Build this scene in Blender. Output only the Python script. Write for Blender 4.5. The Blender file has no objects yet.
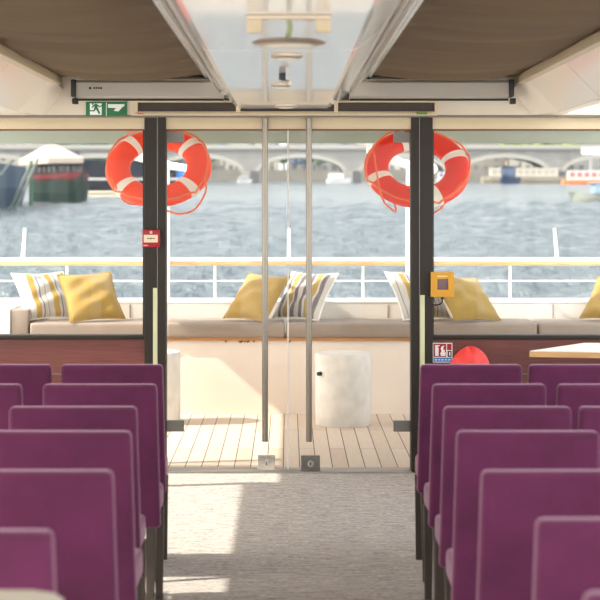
import bpy, bmesh, math, random
from mathutils import Vector, Matrix
random.seed(7)
PI = math.pi
SC = bpy.context.scene
COL = SC.collection
F = 1700.0; CX = 288.0; CY = 200.0; H = 1.71

def X(px, D): return (px - CX) * D / F
def Z(py, D): return H - (py - CY) * D / F
TH = 0.01641
WL = -1.0
def W(x, y, h=0.0):                 # the river is level, the boat is trimmed by about a degree
    return (x, y, WL + y * TH + h)
def XW(px, D): return (px - CX) * D / F

# ------------------------------------------------------------------ materials
MATS = {}
def s2l(c):
    return tuple(((v / 255.0) / 12.92 if v / 255.0 <= 0.04045 else ((v / 255.0 + 0.055) / 1.055) ** 2.4) for v in c)
def mat(name, rgb, rough=0.5, metal=0.0, var=0.0, scale=8.0, stretch=(1, 1, 1), bump=0.0, bscale=40.0,
        sheen=0.0, sheen_tint=(1, 1, 1), coat=0.0, spec=0.5, coords='Object', rgb2=None):
    if name in MATS: return MATS[name]
    m = bpy.data.materials.new(name); m.use_nodes = True
    nt = m.node_tree; b = nt.nodes['Principled BSDF']
    c = s2l(rgb)
    b.inputs['Base Color'].default_value = (*c, 1)
    b.inputs['Roughness'].default_value = rough
    b.inputs['Metallic'].default_value = metal
    b.inputs['Specular IOR Level'].default_value = spec
    b.inputs['Sheen Weight'].default_value = sheen
    b.inputs['Sheen Tint'].default_value = (*sheen_tint, 1)
    b.inputs['Coat Weight'].default_value = coat
    b.inputs['Coat Roughness'].default_value = 0.05
    tc = nt.nodes.new('ShaderNodeTexCoord'); mp = nt.nodes.new('ShaderNodeMapping')
    nt.links.new(tc.outputs[coords], mp.inputs[0]); mp.inputs['Scale'].default_value = stretch
    if var > 0 or rgb2:
        n = nt.nodes.new('ShaderNodeTexNoise'); n.inputs['Scale'].default_value = scale; n.inputs['Detail'].default_value = 5
        nt.links.new(mp.outputs[0], n.inputs['Vector'])
        r = nt.nodes.new('ShaderNodeValToRGB'); r.color_ramp.elements[0].position = 0.3; r.color_ramp.elements[1].position = 0.7
        if rgb2:
            r.color_ramp.elements[0].color = (*s2l(rgb2), 1); r.color_ramp.elements[1].color = (*c, 1)
        else:
            r.color_ramp.elements[0].color = (*[v * (1 - var) for v in c], 1)
            r.color_ramp.elements[1].color = (*[min(1, v * (1 + var)) for v in c], 1)
        nt.links.new(n.outputs['Fac'], r.inputs[0]); nt.links.new(r.outputs[0], b.inputs['Base Color'])
    if bump > 0:
        n2 = nt.nodes.new('ShaderNodeTexNoise'); n2.inputs['Scale'].default_value = bscale; n2.inputs['Detail'].default_value = 4
        nt.links.new(mp.outputs[0], n2.inputs['Vector'])
        bp = nt.nodes.new('ShaderNodeBump'); bp.inputs['Strength'].default_value = bump; bp.inputs['Distance'].default_value = 0.01
        nt.links.new(n2.outputs['Fac'], bp.inputs['Height']); nt.links.new(bp.outputs[0], b.inputs['Normal'])
    MATS[name] = m
    return m

def glass_mat(name, tint=(0.97, 0.985, 0.98), refl=1.0):
    m = bpy.data.materials.new(name); m.use_nodes = True; nt = m.node_tree
    nt.nodes.clear()
    o = nt.nodes.new('ShaderNodeOutputMaterial'); mx = nt.nodes.new('ShaderNodeMixShader')
    t = nt.nodes.new('ShaderNodeBsdfTransparent'); t.inputs[0].default_value = (*tint, 1)
    g = nt.nodes.new('ShaderNodeBsdfGlossy'); g.inputs['Roughness'].default_value = 0.01
    f = nt.nodes.new('ShaderNodeFresnel'); f.inputs[0].default_value = 1.35
    mu = nt.nodes.new('ShaderNodeMath'); mu.operation = 'MULTIPLY'; mu.inputs[1].default_value = refl
    nt.links.new(f.outputs[0], mu.inputs[0]); nt.links.new(mu.outputs[0], mx.inputs[0])
    nt.links.new(t.outputs[0], mx.inputs[1]); nt.links.new(g.outputs[0], mx.inputs[2]); nt.links.new(mx.outputs[0], o.inputs[0])
    return m

def stripe_mat(name, stops, axis='X', freq=1.0, rough=0.8, bump=0.3):
    """cloth with woven stripes; stops = [(pos, rgb)...] repeated freq times per unit of object space"""
    m = bpy.data.materials.new(name); m.use_nodes = True; nt = m.node_tree; b = nt.nodes['Principled BSDF']
    b.inputs['Roughness'].default_value = rough
    tc = nt.nodes.new('ShaderNodeTexCoord'); sp = nt.nodes.new('ShaderNodeSeparateXYZ')
    nt.links.new(tc.outputs['Object'], sp.inputs[0])
    mu = nt.nodes.new('ShaderNodeMath'); mu.operation = 'MULTIPLY_ADD'; mu.inputs[1].default_value = freq; mu.inputs[2].default_value = 10.0
    nt.links.new(sp.outputs[axis], mu.inputs[0])
    fr = nt.nodes.new('ShaderNodeMath'); fr.operation = 'FRACT'; nt.links.new(mu.outputs[0], fr.inputs[0])
    r = nt.nodes.new('ShaderNodeValToRGB'); cr = r.color_ramp; cr.interpolation = 'CONSTANT'
    cr.elements[0].position = stops[0][0]; cr.elements[0].color = (*s2l(stops[0][1]), 1)
    cr.elements[1].position = stops[1][0]; cr.elements[1].color = (*s2l(stops[1][1]), 1)
    for p, c in stops[2:]:
        e = cr.elements.new(p); e.color = (*s2l(c), 1)
    nt.links.new(fr.outputs[0], r.inputs[0]); nt.links.new(r.outputs[0], b.inputs['Base Color'])
    n2 = nt.nodes.new('ShaderNodeTexNoise'); n2.inputs['Scale'].default_value = 12; n2.inputs['Detail'].default_value = 4
    nt.links.new(tc.outputs['Object'], n2.inputs['Vector'])
    bp = nt.nodes.new('ShaderNodeBump'); bp.inputs['Strength'].default_value = bump; bp.inputs['Distance'].default_value = 0.02
    nt.links.new(n2.outputs['Fac'], bp.inputs['Height']); nt.links.new(bp.outputs[0], b.inputs['Normal'])
    return m

def facade_mat(name, wall, win, sx, sz):
    m = bpy.data.materials.new(name); m.use_nodes = True; nt = m.node_tree; b = nt.nodes['Principled BSDF']
    b.inputs['Roughness'].default_value = 0.9
    tc = nt.nodes.new('ShaderNodeTexCoord'); sp = nt.nodes.new('ShaderNodeSeparateXYZ'); nt.links.new(tc.outputs['Object'], sp.inputs[0])
    def band(axis, period, duty):
        a = nt.nodes.new('ShaderNodeMath'); a.operation = 'DIVIDE'; a.inputs[1].default_value = period
        nt.links.new(sp.outputs[axis], a.inputs[0])
        f = nt.nodes.new('ShaderNodeMath'); f.operation = 'FRACT'; nt.links.new(a.outputs[0], f.inputs[0])
        c = nt.nodes.new('ShaderNodeMath'); c.operation = 'LESS_THAN'; c.inputs[1].default_value = duty
        nt.links.new(f.outputs[0], c.inputs[0]); return c
    u = band('X', sx, 0.38); v = band('Z', sz, 0.55)
    k = nt.nodes.new('ShaderNodeMath'); k.operation = 'MULTIPLY'
    nt.links.new(u.outputs[0], k.inputs[0]); nt.links.new(v.outputs[0], k.inputs[1])
    mx = nt.nodes.new('ShaderNodeMix'); mx.data_type = 'RGBA'
    mx.inputs['A'].default_value = (*s2l(wall), 1); mx.inputs['B'].default_value = (*s2l(win), 1)
    nt.links.new(k.outputs[0], mx.inputs['Factor']); nt.links.new(mx.outputs['Result'], b.inputs['Base Color'])
    return m

velvet = mat('purple_velvet', (88, 30, 67), 0.75, var=0.22, scale=7, sheen=0.5, sheen_tint=(1.0, 0.70, 0.84), bump=0.15, bscale=30, spec=0.2)
wood_leg = mat('dark_leg_wood', (64, 52, 42), 0.45, var=0.2, stretch=(6, 6, 1))
paint_dark = mat('bronze_grey_paint', (42, 35, 28), 0.45, spec=0.3, var=0.05)
paint_black = mat('black_gasket', (28, 26, 26), 0.5)
cream = mat('cream_lacquer', (198, 179, 148), 0.35, var=0.03)
offwhite = mat('warm_white_panel', (240, 230, 216), 0.3, coat=0.2)
duct_white = mat('glossy_white_lacquer', (240, 238, 234), 0.06, spec=0.24)
alu = mat('brushed_aluminium', (142, 134, 124), 0.35, metal=0.7, var=0.06, stretch=(1, 1, 20))
alu_paint = mat('satin_grey_metal', (176, 168, 158), 0.4, metal=0.3)
steel = mat('stainless_steel', (200, 198, 192), 0.18, metal=1.0)
steel_dk = mat('grey_hinge_metal', (112, 108, 102), 0.4, metal=0.3)
tent = mat('taupe_tent_fabric', (102, 83, 60), 0.85, var=0.10, scale=3, stretch=(.5, 4, 1), bump=0.3, bscale=200)
wood_panel = mat('red_brown_wood_veneer', (116, 60, 52), 0.4, rgb2=(88, 42, 38), scale=6, stretch=(0.8, 1, 22), bump=0.05)
white_paint = mat('white_boat_paint', (240, 238, 232), 0.35, var=0.03, scale=3)
gunw = mat('white_deck_moulding', (236, 234, 230), 0.4)
panel_cream = mat('bench_white_panel', (224, 210, 195), 0.5, var=0.04, scale=2)
cushion_m = mat('taupe_bench_vinyl', (142, 126, 112), 0.5, var=0.08, scale=3, bump=0.4, bscale=6)
varnish = mat('varnished_rail_wood', (214, 172, 120), 0.35, var=0.15, scale=4, stretch=(1, 8, 8))
trimwood = mat('varnished_trim_wood', (176, 120, 66), 0.4, var=0.2, scale=4, stretch=(1, 8, 8))
yellow_cloth = mat('mustard_cushion_cloth', (152, 122, 54), 0.85, var=0.12, scale=6, bump=0.6, bscale=9, sheen=0.2)
yellow_pipe = mat('mustard_piping', (150, 118, 44), 0.8)
stool_m = mat('pale_stone_drum', (219, 213, 204), 0.7, var=0.10, scale=9, bump=0.2)
orange = mat('orange_lifebuoy', (238, 62, 4), 0.45, var=0.04, scale=4, spec=0.3)
orange_r = mat('red_orange_lifebuoy', (222, 40, 12), 0.45, var=0.06, scale=4, spec=0.3)
reflective = mat('silver_reflective_band', (226, 222, 214), 0.4)
rope_m = mat('orange_grab_rope', (226, 110, 60), 0.8)
rope_w = mat('white_grab_rope', (236, 226, 214), 0.8)
green_m = mat('exit_green', (0, 104, 50), 0.4)
white_m = mat('sign_white', (240, 240, 236), 0.4)
red_m = mat('alarm_red', (158, 12, 28), 0.35)
black_m = mat('marking_black', (20, 18, 18), 0.5)
blue_m = mat('sign_blue', (30, 120, 200), 0.4)
amber_m = mat('amber_plastic', (206, 144, 10), 0.35)
pane_m = mat('call_pane', (110, 76, 82), 0.15)
glow_strip = mat('photoluminescent_strip', (206, 208, 168), 0.5)
coral = mat('coral_red_cloth', (236, 66, 58), 0.5, var=0.12, scale=8, bump=0.4, bscale=12)
table_top = mat('pale_table_laminate', (236, 228, 216), 0.25, var=0.03)
table_edge = mat('oak_table_edge', (206, 160, 108), 0.5, var=0.12, scale=6, stretch=(1, 1, 6))
table_grey = mat('pale_grey_tabletop', (206, 200, 186), 0.35, var=0.03)
grille_m = mat('dark_heater_grille', (82, 70, 62), 0.6)
GL = glass_mat('clear_glass', refl=0.3)
SEAL = bpy.data.materials.new('polished_glass_edge'); SEAL.use_nodes = True
_nt = SEAL.node_tree; _b = _nt.nodes['Principled BSDF']; _o = _nt.nodes['Material Output']
_b.inputs['Base Color'].default_value = (0.9, 0.88, 0.84, 1); _b.inputs['Roughness'].default_value = 0.3
_t = _nt.nodes.new('ShaderNodeBsdfTranslucent'); _t.inputs[0].default_value = (0.95, 0.93, 0.9, 1)
_m = _nt.nodes.new('ShaderNodeMixShader'); _m.inputs[0].default_value = 0.6
_nt.links.new(_b.outputs[0], _m.inputs[1]); _nt.links.new(_t.outputs[0], _m.inputs[2]); _nt.links.new(_m.outputs[0], _o.inputs[0])

# carpet
def carpet():
    m = bpy.data.materials.new('grey_loop_carpet'); m.use_nodes = True; nt = m.node_tree; b = nt.nodes['Principled BSDF']
    b.inputs['Roughness'].default_value = 0.95; b.inputs['Specular IOR Level'].default_value = 0.1
    tc = nt.nodes.new('ShaderNodeTexCoord')
    cols = []
    for sx, sc_, det in (((5, 30, 1), 1.6, 6), ((26, 60, 1), 1.5, 4)):
        mp = nt.nodes.new('ShaderNodeMapping'); mp.inputs['Scale'].default_value = sx
        nt.links.new(tc.outputs['Object'], mp.inputs[0])
        n = nt.nodes.new('ShaderNodeTexNoise'); n.inputs['Scale'].default_value = sc_; n.inputs['Detail'].default_value = det
        n.inputs['Roughness'].default_value = 0.7
        nt.links.new(mp.outputs[0], n.inputs['Vector']); cols.append(n)
    add = nt.nodes.new('ShaderNodeMath'); add.operation = 'ADD'
    nt.links.new(cols[0].outputs['Fac'], add.inputs[0]); nt.links.new(cols[1].outputs['Fac'], add.inputs[1])
    hf = nt.nodes.new('ShaderNodeMath'); hf.operation = 'MULTIPLY'; hf.inputs[1].default_value = 0.5
    nt.links.new(add.outputs[0], hf.inputs[0])
    r = nt.nodes.new('ShaderNodeValToRGB')
    r.color_ramp.elements[0].position = 0.36; r.color_ramp.elements[0].color = (*s2l((118, 110, 104)), 1)
    r.color_ramp.elements[1].position = 0.64; r.color_ramp.elements[1].color = (*s2l((222, 214, 206)), 1)
    nt.links.new(hf.outputs[0], r.inputs[0]); nt.links.new(r.outputs[0], b.inputs['Base Color'])
    bp = nt.nodes.new('ShaderNodeBump'); bp.inputs['Strength'].default_value = 0.5; bp.inputs['Distance'].default_value = 0.004
    nt.links.new(hf.outputs[0], bp.inputs['Height']); nt.links.new(bp.outputs[0], b.inputs['Normal'])
    return m
carpet_m = carpet()

def planks():
    m = bpy.data.materials.new('teak_deck_planks'); m.use_nodes = True; nt = m.node_tree; b = nt.nodes['Principled BSDF']
    b.inputs['Roughness'].default_value = 0.6
    tc = nt.nodes.new('ShaderNodeTexCoord'); mp = nt.nodes.new('ShaderNodeMapping')
    mp.inputs['Rotation'].default_value = (0, 0, PI / 2)
    mp.inputs['Location'].default_value = (0.3, 0.03, 0)
    nt.links.new(tc.outputs['Object'], mp.inputs[0])
    br = nt.nodes.new('ShaderNodeTexBrick')
    br.inputs['Scale'].default_value = 1.0; br.inputs['Brick Width'].default_value = 1.9; br.inputs['Row Height'].default_value = 0.105
    br.inputs['Mortar Size'].default_value = 0.0032; br.inputs['Mortar Smooth'].default_value = 0.1
    br.inputs['Color1'].default_value = (*s2l((224, 206, 186)), 1); br.inputs['Color2'].default_value = (*s2l((208, 186, 164)), 1)
    br.inputs['Mortar'].default_value = (*s2l((70, 58, 50)), 1)
    nt.links.new(mp.outputs[0], br.inputs['Vector'])
    n = nt.nodes.new('ShaderNodeTexNoise'); n.inputs['Scale'].default_value = 4; n.inputs['Detail'].default_value = 5
    m2 = nt.nodes.new('ShaderNodeMapping'); m2.inputs['Scale'].default_value = (12, 1, 1)
    nt.links.new(tc.outputs['Object'], m2.inputs[0]); nt.links.new(m2.outputs[0], n.inputs['Vector'])
    mx = nt.nodes.new('ShaderNodeMix'); mx.data_type = 'RGBA'; mx.blend_type = 'MULTIPLY'; mx.inputs['Factor'].default_value = 0.25
    nt.links.new(br.outputs['Color'], mx.inputs['A']); nt.links.new(n.outputs['Color'], mx.inputs['B'])
    nt.links.new(mx.outputs['Result'], b.inputs['Base Color'])
    return m
planks_m = planks()

def water():
    m = bpy.data.materials.new('river_water'); m.use_nodes = True; nt = m.node_tree; b = nt.nodes['Principled BSDF']
    b.inputs['Base Color'].default_value = (*s2l((86, 93, 95)), 1)
    b.inputs['Roughness'].default_value = 0.15; b.inputs['Specular IOR Level'].default_value = 0.5
    tc = nt.nodes.new('ShaderNodeTexCoord')
    outs = []
    for s, sc_, det in (((1.0, 0.4, 1), 2.2, 5), ((0.5, 0.15, 1), 0.8, 3)):
        mp = nt.nodes.new('ShaderNodeMapping'); mp.inputs['Scale'].default_value = s
        nt.links.new(tc.outputs['Object'], mp.inputs[0])
        n = nt.nodes.new('ShaderNodeTexNoise'); n.inputs['Scale'].default_value = sc_; n.inputs['Detail'].default_value = det
        n.inputs['Roughness'].default_value = 0.6
        nt.links.new(mp.outputs[0], n.inputs['Vector']); outs.append(n)
    a = nt.nodes.new('ShaderNodeMath'); a.operation = 'ADD'
    nt.links.new(outs[0].outputs['Fac'], a.inputs[0]); nt.links.new(outs[1].outputs['Fac'], a.inputs[1])
    bp = nt.nodes.new('ShaderNodeBump'); bp.inputs['Strength'].default_value = 0.9; bp.inputs['Distance'].default_value = 0.45
    nt.links.new(a.outputs[0], bp.inputs['Height']); nt.links.new(bp.outputs[0], b.inputs['Normal'])
    return m
water_m = water()

# ------------------------------------------------------------------ geometry helpers
def link(name, bm, m, parent=None, smooth=False, loc=(0, 0, 0)):
    me = bpy.data.meshes.new(name)
    bmesh.ops.recalc_face_normals(bm, faces=bm.faces)
    bm.to_mesh(me); bm.free()
    ms = m if isinstance(m, (list, tuple)) else [m]
    for q in ms: me.materials.append(q)
    if smooth:
        for p in me.polygons: p.use_smooth = True
        try: me.set_sharp_from_angle(angle=math.radians(40))
        except Exception: pass
    o = bpy.data.objects.new(name, me); COL.objects.link(o); o.location = loc
    if parent is not None: o.parent = parent
    return o
def merge(dst, src, mtx=None):
    me = bpy.data.meshes.new('t'); src.to_mesh(me); src.free()
    if mtx is not None: me.transform(mtx)
    dst.from_mesh(me); bpy.data.meshes.remove(me)
def add_box(bm, x0, x1, y0, y1, z0, z1, bev=0.0, seg=2, mtx=None):
    t = bmesh.new(); bmesh.ops.create_cube(t, size=1)
    for v in t.verts:
        v.co = Vector(((x0 + x1) / 2 + v.co.x * (x1 - x0), (y0 + y1) / 2 + v.co.y * (y1 - y0), (z0 + z1) / 2 + v.co.z * (z1 - z0)))
    if bev > 0: bmesh.ops.bevel(t, geom=t.edges[:], offset=bev, segments=seg, profile=0.6, affect='EDGES', clamp_overlap=True)
    merge(bm, t, mtx)
def add_tube(bm, pts, r, n=10, closed=False):
    pts = [Vector(p) for p in pts]; k = len(pts); rings = []
    rr = r if isinstance(r, (list, tuple)) else [r] * k
    for i, p in enumerate(pts):
        if closed: d = pts[(i + 1) % k] - pts[i - 1]
        else: d = pts[min(i + 1, k - 1)] - pts[max(i - 1, 0)]
        d.normalize()
        u = d.orthogonal().normalized() if i == 0 else (u - d * u.dot(d)).normalized()
        w = d.cross(u)
        rings.append([bm.verts.new(p + (u * math.cos(2 * PI * j / n) + w * math.sin(2 * PI * j / n)) * rr[i]) for j in range(n)])
    for i in range(k if closed else k - 1):
        a, b = rings[i], rings[(i + 1) % k]
        for j in range(n): bm.faces.new((a[j], a[(j + 1) % n], b[(j + 1) % n], b[j]))
    if not closed:
        bm.faces.new(rings[0][::-1]); bm.faces.new(rings[-1])
def add_lathe(bm, prof, n=32, c=(0, 0, 0)):
    rings = []
    for r, z in prof:
        rings.append([bm.verts.new((c[0] + r * math.cos(2 * PI * j / n), c[1] + r * math.sin(2 * PI * j / n), c[2] + z)) for j in range(n)] if r > 1e-6
                     else [bm.verts.new((c[0], c[1], c[2] + z))])
    for a, b in zip(rings[:-1], rings[1:]):
        for j in range(n):
            q = (j + 1) % n
            if len(a) == 1: bm.faces.new((a[0], b[q], b[j]))
            elif len(b) == 1: bm.faces.new((a[j], a[q], b[0]))
            else: bm.faces.new((a[j], a[q], b[q], b[j]))
def add_prism(bm, poly, axis, a, b):
    """poly in 2-D extruded between a and b along axis ('x': (y,z), 'y': (x,z), 'z': (x,y))"""
    def P(p, t):
        return {'x': (t, p[0], p[1]), 'y': (p[0], t, p[1]), 'z': (p[0], p[1], t)}[axis]
    A = [bm.verts.new(P(p, a)) for p in poly]; B = [bm.verts.new(P(p, b)) for p in poly]
    n = len(poly)
    bm.faces.new(A[::-1]); bm.faces.new(B)
    for i in range(n): bm.faces.new((A[i], A[(i + 1) % n], B[(i + 1) % n], B[i]))
def B(): return bmesh.new()
def boxobj(name, dims, m, parent=None, bev=0.0, smooth=False):
    bm = B(); add_box(bm, *dims, bev=bev); return link(name, bm, m, parent, smooth or bev > 0)
def struct(o): o['kind'] = 'structure'; return o
def tag(o, label, cat, group=None, kind=None):
    o['label'] = label; o['category'] = cat
    if group: o['group'] = group
    if kind: o['kind'] = kind
    return o
def thing(name, label, cat, loc=(0, 0, 0), rot=(0, 0, 0), group=None):
    o = bpy.data.objects.new(name, None); COL.objects.link(o); o.location = loc; o.rotation_euler = rot
    o.empty_display_size = 0.1
    return tag(o, label, cat, group)
def dup(root, loc, rot, label):
    r = root.copy(); COL.objects.link(r); r.location = loc; r.rotation_euler = rot; r['label'] = label
    for ch in list(root.children):
        c = ch.copy(); COL.objects.link(c); c.parent = r
        for g in list(ch.children):
            d = g.copy(); COL.objects.link(d); d.parent = c
    return r

WY = 10.7            # plane of the aft glass wall
SX = 2.6             # half width of the cabin
# ------------------------------------------------------------------ the cabin shell
bm = B(); add_box(bm, -SX, SX, -1.0, WY - 0.07, -0.1, 0.0); struct(link('floor', bm, carpet_m))
struct(boxobj('trim_1', (-0.76, 0.775, WY - 0.07, WY + 0.10, -0.1, 0.012), alu, bev=0.003))     # door threshold
# roof slab
struct(boxobj('ceiling', (-SX - 0.1, 1.70, -1.0, WY + 0.08, 2.66, 2.76), offwhite))
struct(boxobj('ceiling_deck', (-SX - 0.1, SX + 0.1, WY + 0.08, 13.5, 2.66, 2.76), offwhite))
# tent fabric panels under the roof
def tent_panel(x0, x1, y0, y1, z):
    bm = B(); nx, ny = 14, 220; g = []
    random.seed(3)
    ph = [random.uniform(0, 6) for _ in range(6)]
    for j in range(ny + 1):
        y = y0 + (y1 - y0) * j / ny; row = []
        for i in range(nx + 1):
            u = i / nx; x = x0 + (x1 - x0) * u
            s = 4 * u * (1 - u)
            dz = -0.020 * s + 0.034 * s ** 0.7 * math.sin(2 * PI * y / 0.62 + ph[0] + 0.6 * u) + 0.008 * math.sin(2 * PI * y / 0.23 + ph[1] + 1.5 * u) * s + 0.006 * math.sin(y * 3.1 + ph[2])
            row.append((x, y, z + dz))
        g.append(row)
    top = [[bm.verts.new((p[0], p[1], p[2] + 0.004)) for p in r] for r in g]
    bot = [[bm.verts.new(p) for p in r] for r in g]
    for j in range(ny):
        for i in range(nx):
            bm.faces.new((bot[j][i], bot[j][i + 1], bot[j + 1][i + 1], bot[j + 1][i]))
            bm.faces.new((top[j][i], top[j + 1][i], top[j + 1][i + 1], top[j][i + 1]))
    for j in range(ny):
        bm.faces.new((bot[j][0], bot[j + 1][0], top[j + 1][0], top[j][0])); bm.faces.new((bot[j][nx], top[j][nx], top[j + 1][nx], bot[j + 1][nx]))
    return bm
for nm, x0, x1, side in (('fabric_ceiling_panel', -1.41, -0.50, 'left'), ('fabric_ceiling_panel', 0.50, 1.41, 'right')):
    o = link(nm, tent_panel(x0, x1, -1.0, WY - 0.14, 2.475), tent, smooth=True)
    tag(o, 'brown ruched fabric ceiling panel to the %s of the central glossy duct' % side, 'ceiling panel', 'fabric ceiling panels')
# trim boards either side of the fabric
n = 2
for x0, x1 in ((-1.455, -1.405), (1.405, 1.455)):
    struct(boxobj('trim_%d' % n, (x0, x1, -1.0, WY - 0.13, 2.425, 2.475), cream, bev=0.006)); n += 1
# coved side panels and outer soffit
for s, side in ((-1, 'left'), (1, 'right')):
    y = -1.0; k = 0
    edges = [-1.0, 2.3, 5.0, 6.9, 8.9, 10.28]
    r = thing('coving_panel_run', 'cream sloping ceiling coving beside the %s edge of the fabric ceiling' % side, 'coving', (s * 1.5, 5, 2.3), group='sloping ceiling covings')
    for a, b in zip(edges[:-1], edges[1:]):
        bm = B(); poly = [(s * 1.43 - s * 1.5, 2.455 - 2.3), (s * 1.635 - s * 1.5, 2.245 - 2.3), (s * 1.66 - s * 1.5, 2.262 - 2.3), (s * 1.45 - s * 1.5, 2.48 - 2.3)]
        add_prism(bm, poly, 'y', a - 5 + 0.006, b - 5 - 0.006)
        link('panel', bm, offwhite, r)
    # corner piece running to the end wall
    bm = B()
    A_ = [Vector(p) for p in ((s * 1.44, 10.28, 2.452), (s * 1.64, 10.28, 2.240), (s * 1.52, 10.61, 2.243), (s * 1.40, 10.61, 2.40))]
    off = Vector((s * .02, 0.03, .02)); v1 = [bm.verts.new(p - Vector((s * 1.5, 5, 2.3))) for p in A_]; v2 = [bm.verts.new(p + off - Vector((s * 1.5, 5, 2.3))) for p in A_]
    bm.faces.new(v1); bm.faces.new(v2[::-1])
    for i in range(4): bm.faces.new((v1[i], v1[(i + 1) % 4], v2[(i + 1) % 4], v2[i]))
    link('corner_piece', bm, offwhite, r)
    x0, x1 = sorted((s * 1.64, s * SX))
    if s < 0: struct(boxobj('trim_%d' % n, (x0, x1, -1.0, WY - 0.08, 2.245, 2.27), offwhite))
    else:
        struct(boxobj('window_20', (x0 + 0.04, x1, -1.0, WY - 0.08, 2.248, 2.256), GL))
        bm = B(); add_box(bm, x0, x0 + 0.06, -1.0, WY - 0.08, 2.24, 2.66)
        for yy in (1.0, 3.3, 5.6, 7.9, 10.3): add_box(bm, x0 + 0.06, x1, yy, yy + 0.05, 2.235, 2.285)
        struct(link('trim_%d' % n, bm, offwhite))
    n += 1

# end wall above the glazing + header beams
struct(boxobj('wall_aft', (-SX, SX, WY - 0.09, WY + 0.08, 2.24, 2.66), mat('end_wall_panel', (212, 198, 180), 0.4)))
struct(boxobj('trim_%d' % n, (-SX, SX, WY - 0.04, WY + 0.08, 2.155, 2.228), cream, bev=0.004)); n += 1
struct(boxobj('trim_%d' % n, (-SX, SX, WY - 0.03, WY + 0.07, 2.147, 2.155), mat('brown_gasket', (110, 70, 40), 0.5))); n += 1
struct(boxobj('trim_%d' % n, (-SX, SX, WY - 0.09, WY + 0.06, 2.228, 2.241), steel_dk)); n += 1
# central duct
bm = B()
prof = [(-0.302, 2.276), (0.243, 2.276), (0.262, 2.284), (0.50, 2.468), (0.50, 2.655), (-0.50, 2.655), (-0.50, 2.468), (-0.322, 2.284)]
duct = thing('ceiling_duct', 'glossy white central ceiling duct running above the aisle', 'ceiling duct', (0, 0, 2.27))
def shift(poly, dz): return [(p[0], p[1] - dz) for p in poly]
for a, b in ((-1.0, 6.44), (6.45, 10.61)):
    bm = B(); add_prism(bm, shift(prof, 2.27), 'y', a, b); link('duct_section', bm, duct_white, duct)
for s, c in ((-1, -0.03), (1, -0.03)):
    bm = B()
    p0 = (s * 0.50, 2.462); p1 = ((0.262 if s > 0 else -0.322), 2.279)
    add_tube(bm, [(p0[0] - 0.0, -1, p0[1] - 2.27), (p0[0], 10.6, p0[1] - 2.27)], 0.010, 8)
    link('edge_bead', bm, steel, duct)
    bm = B(); q = (0.39 if s > 0 else -0.42, 2.370)
    add_tube(bm, [(q[0], -1, q[1] - 2.27), (q[0], 10.6, q[1] - 2.27)], 0.007, 8)
    link('side_bead', bm, alu_paint, duct)

# ceiling lights on the duct
lamp_m = mat('lamp_rim_brass_grey', (172, 156, 138), 0.3, metal=0.6)
lens_m = mat('lamp_lens', (226, 220, 206), 0.3)
t = thing('ceiling_light', 'large bracket-hung disc light on the duct, nearest the camera', 'ceiling light', (0.002, 5.2, 2.276), group='disc lights on the ceiling duct')
bm = B(); add_box(bm, -0.13, 0.13, -0.012, 0.012, -0.014, 0.0, 0.003); link('bracket_bar', bm, lamp_m, t)
for s in (-1, 1):
    bm = B(); add_box(bm, s * 0.105 - 0.023, s * 0.105 + 0.023, -0.01, 0.01, -0.055, -0.012, 0.004); link('bracket_tab', bm, cream, t)
bm = B(); add_tube(bm, [(0, 0, -0.012), (0.004, 0, -0.04), (-0.003, 0, -0.074)], 0.009, 12); link('stem', bm, mat('greenish_stem', (140, 146, 110), 0.4), t)
bm = B(); add_lathe(bm, [(0, -0.070), (0.03, -0.071), (0.10, -0.078), (0.115, -0.085), (0.10, -0.093), (0, -0.096)], 40); d = link('disc', bm, lamp_m, t, True)
bm = B(); add_lathe(bm, [(0, -0.0955), (0.08, -0.0945), (0.075, -0.098), (0, -0.0985)], 32); link('lens', bm, lens_m, d, True)
for (px, D, r, lab) in ((287, 6.66, 0.062, 'small recessed disc light on the duct right behind the big bracket light'),
                        (281, 8.35, 0.05, 'small disc light on the duct beside the tiny black spotlight'),
                        (286, 10.2, 0.072, 'disc light at the far end of the duct over the glass doors')):
    t = thing('ceiling_light', lab, 'ceiling light', (X(px, D), D, 2.276), group='disc lights on the ceiling duct')
    bm = B(); add_lathe(bm, [(0, 0), (r, 0), (r, -0.006), (r * .85, -0.012), (0, -0.013)], 32); d = link('disc', bm, lamp_m, t, True)
    bm = B(); add_lathe(bm, [(0, -0.0125), (r * .6, -0.0125), (r * .55, -0.016), (0, -0.017)], 24); link('lens', bm, lens_m, t, True)
t = thing('spotlight', 'tiny black spotlight clipped under the glossy duct', 'spotlight', (X(283, 7.6), 7.6, 2.276))
bm = B(); add_box(bm, -0.018, 0.012, -0.02, 0.02, -0.03, 0, 0.003); link('base', bm, black_m, t)
bm = B(); add_tube(bm, [(0.0, 0.01, -0.035), (0.032, -0.03, -0.045)], 0.012, 14); link('lamp_head', bm, alu_paint, t, True)

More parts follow.
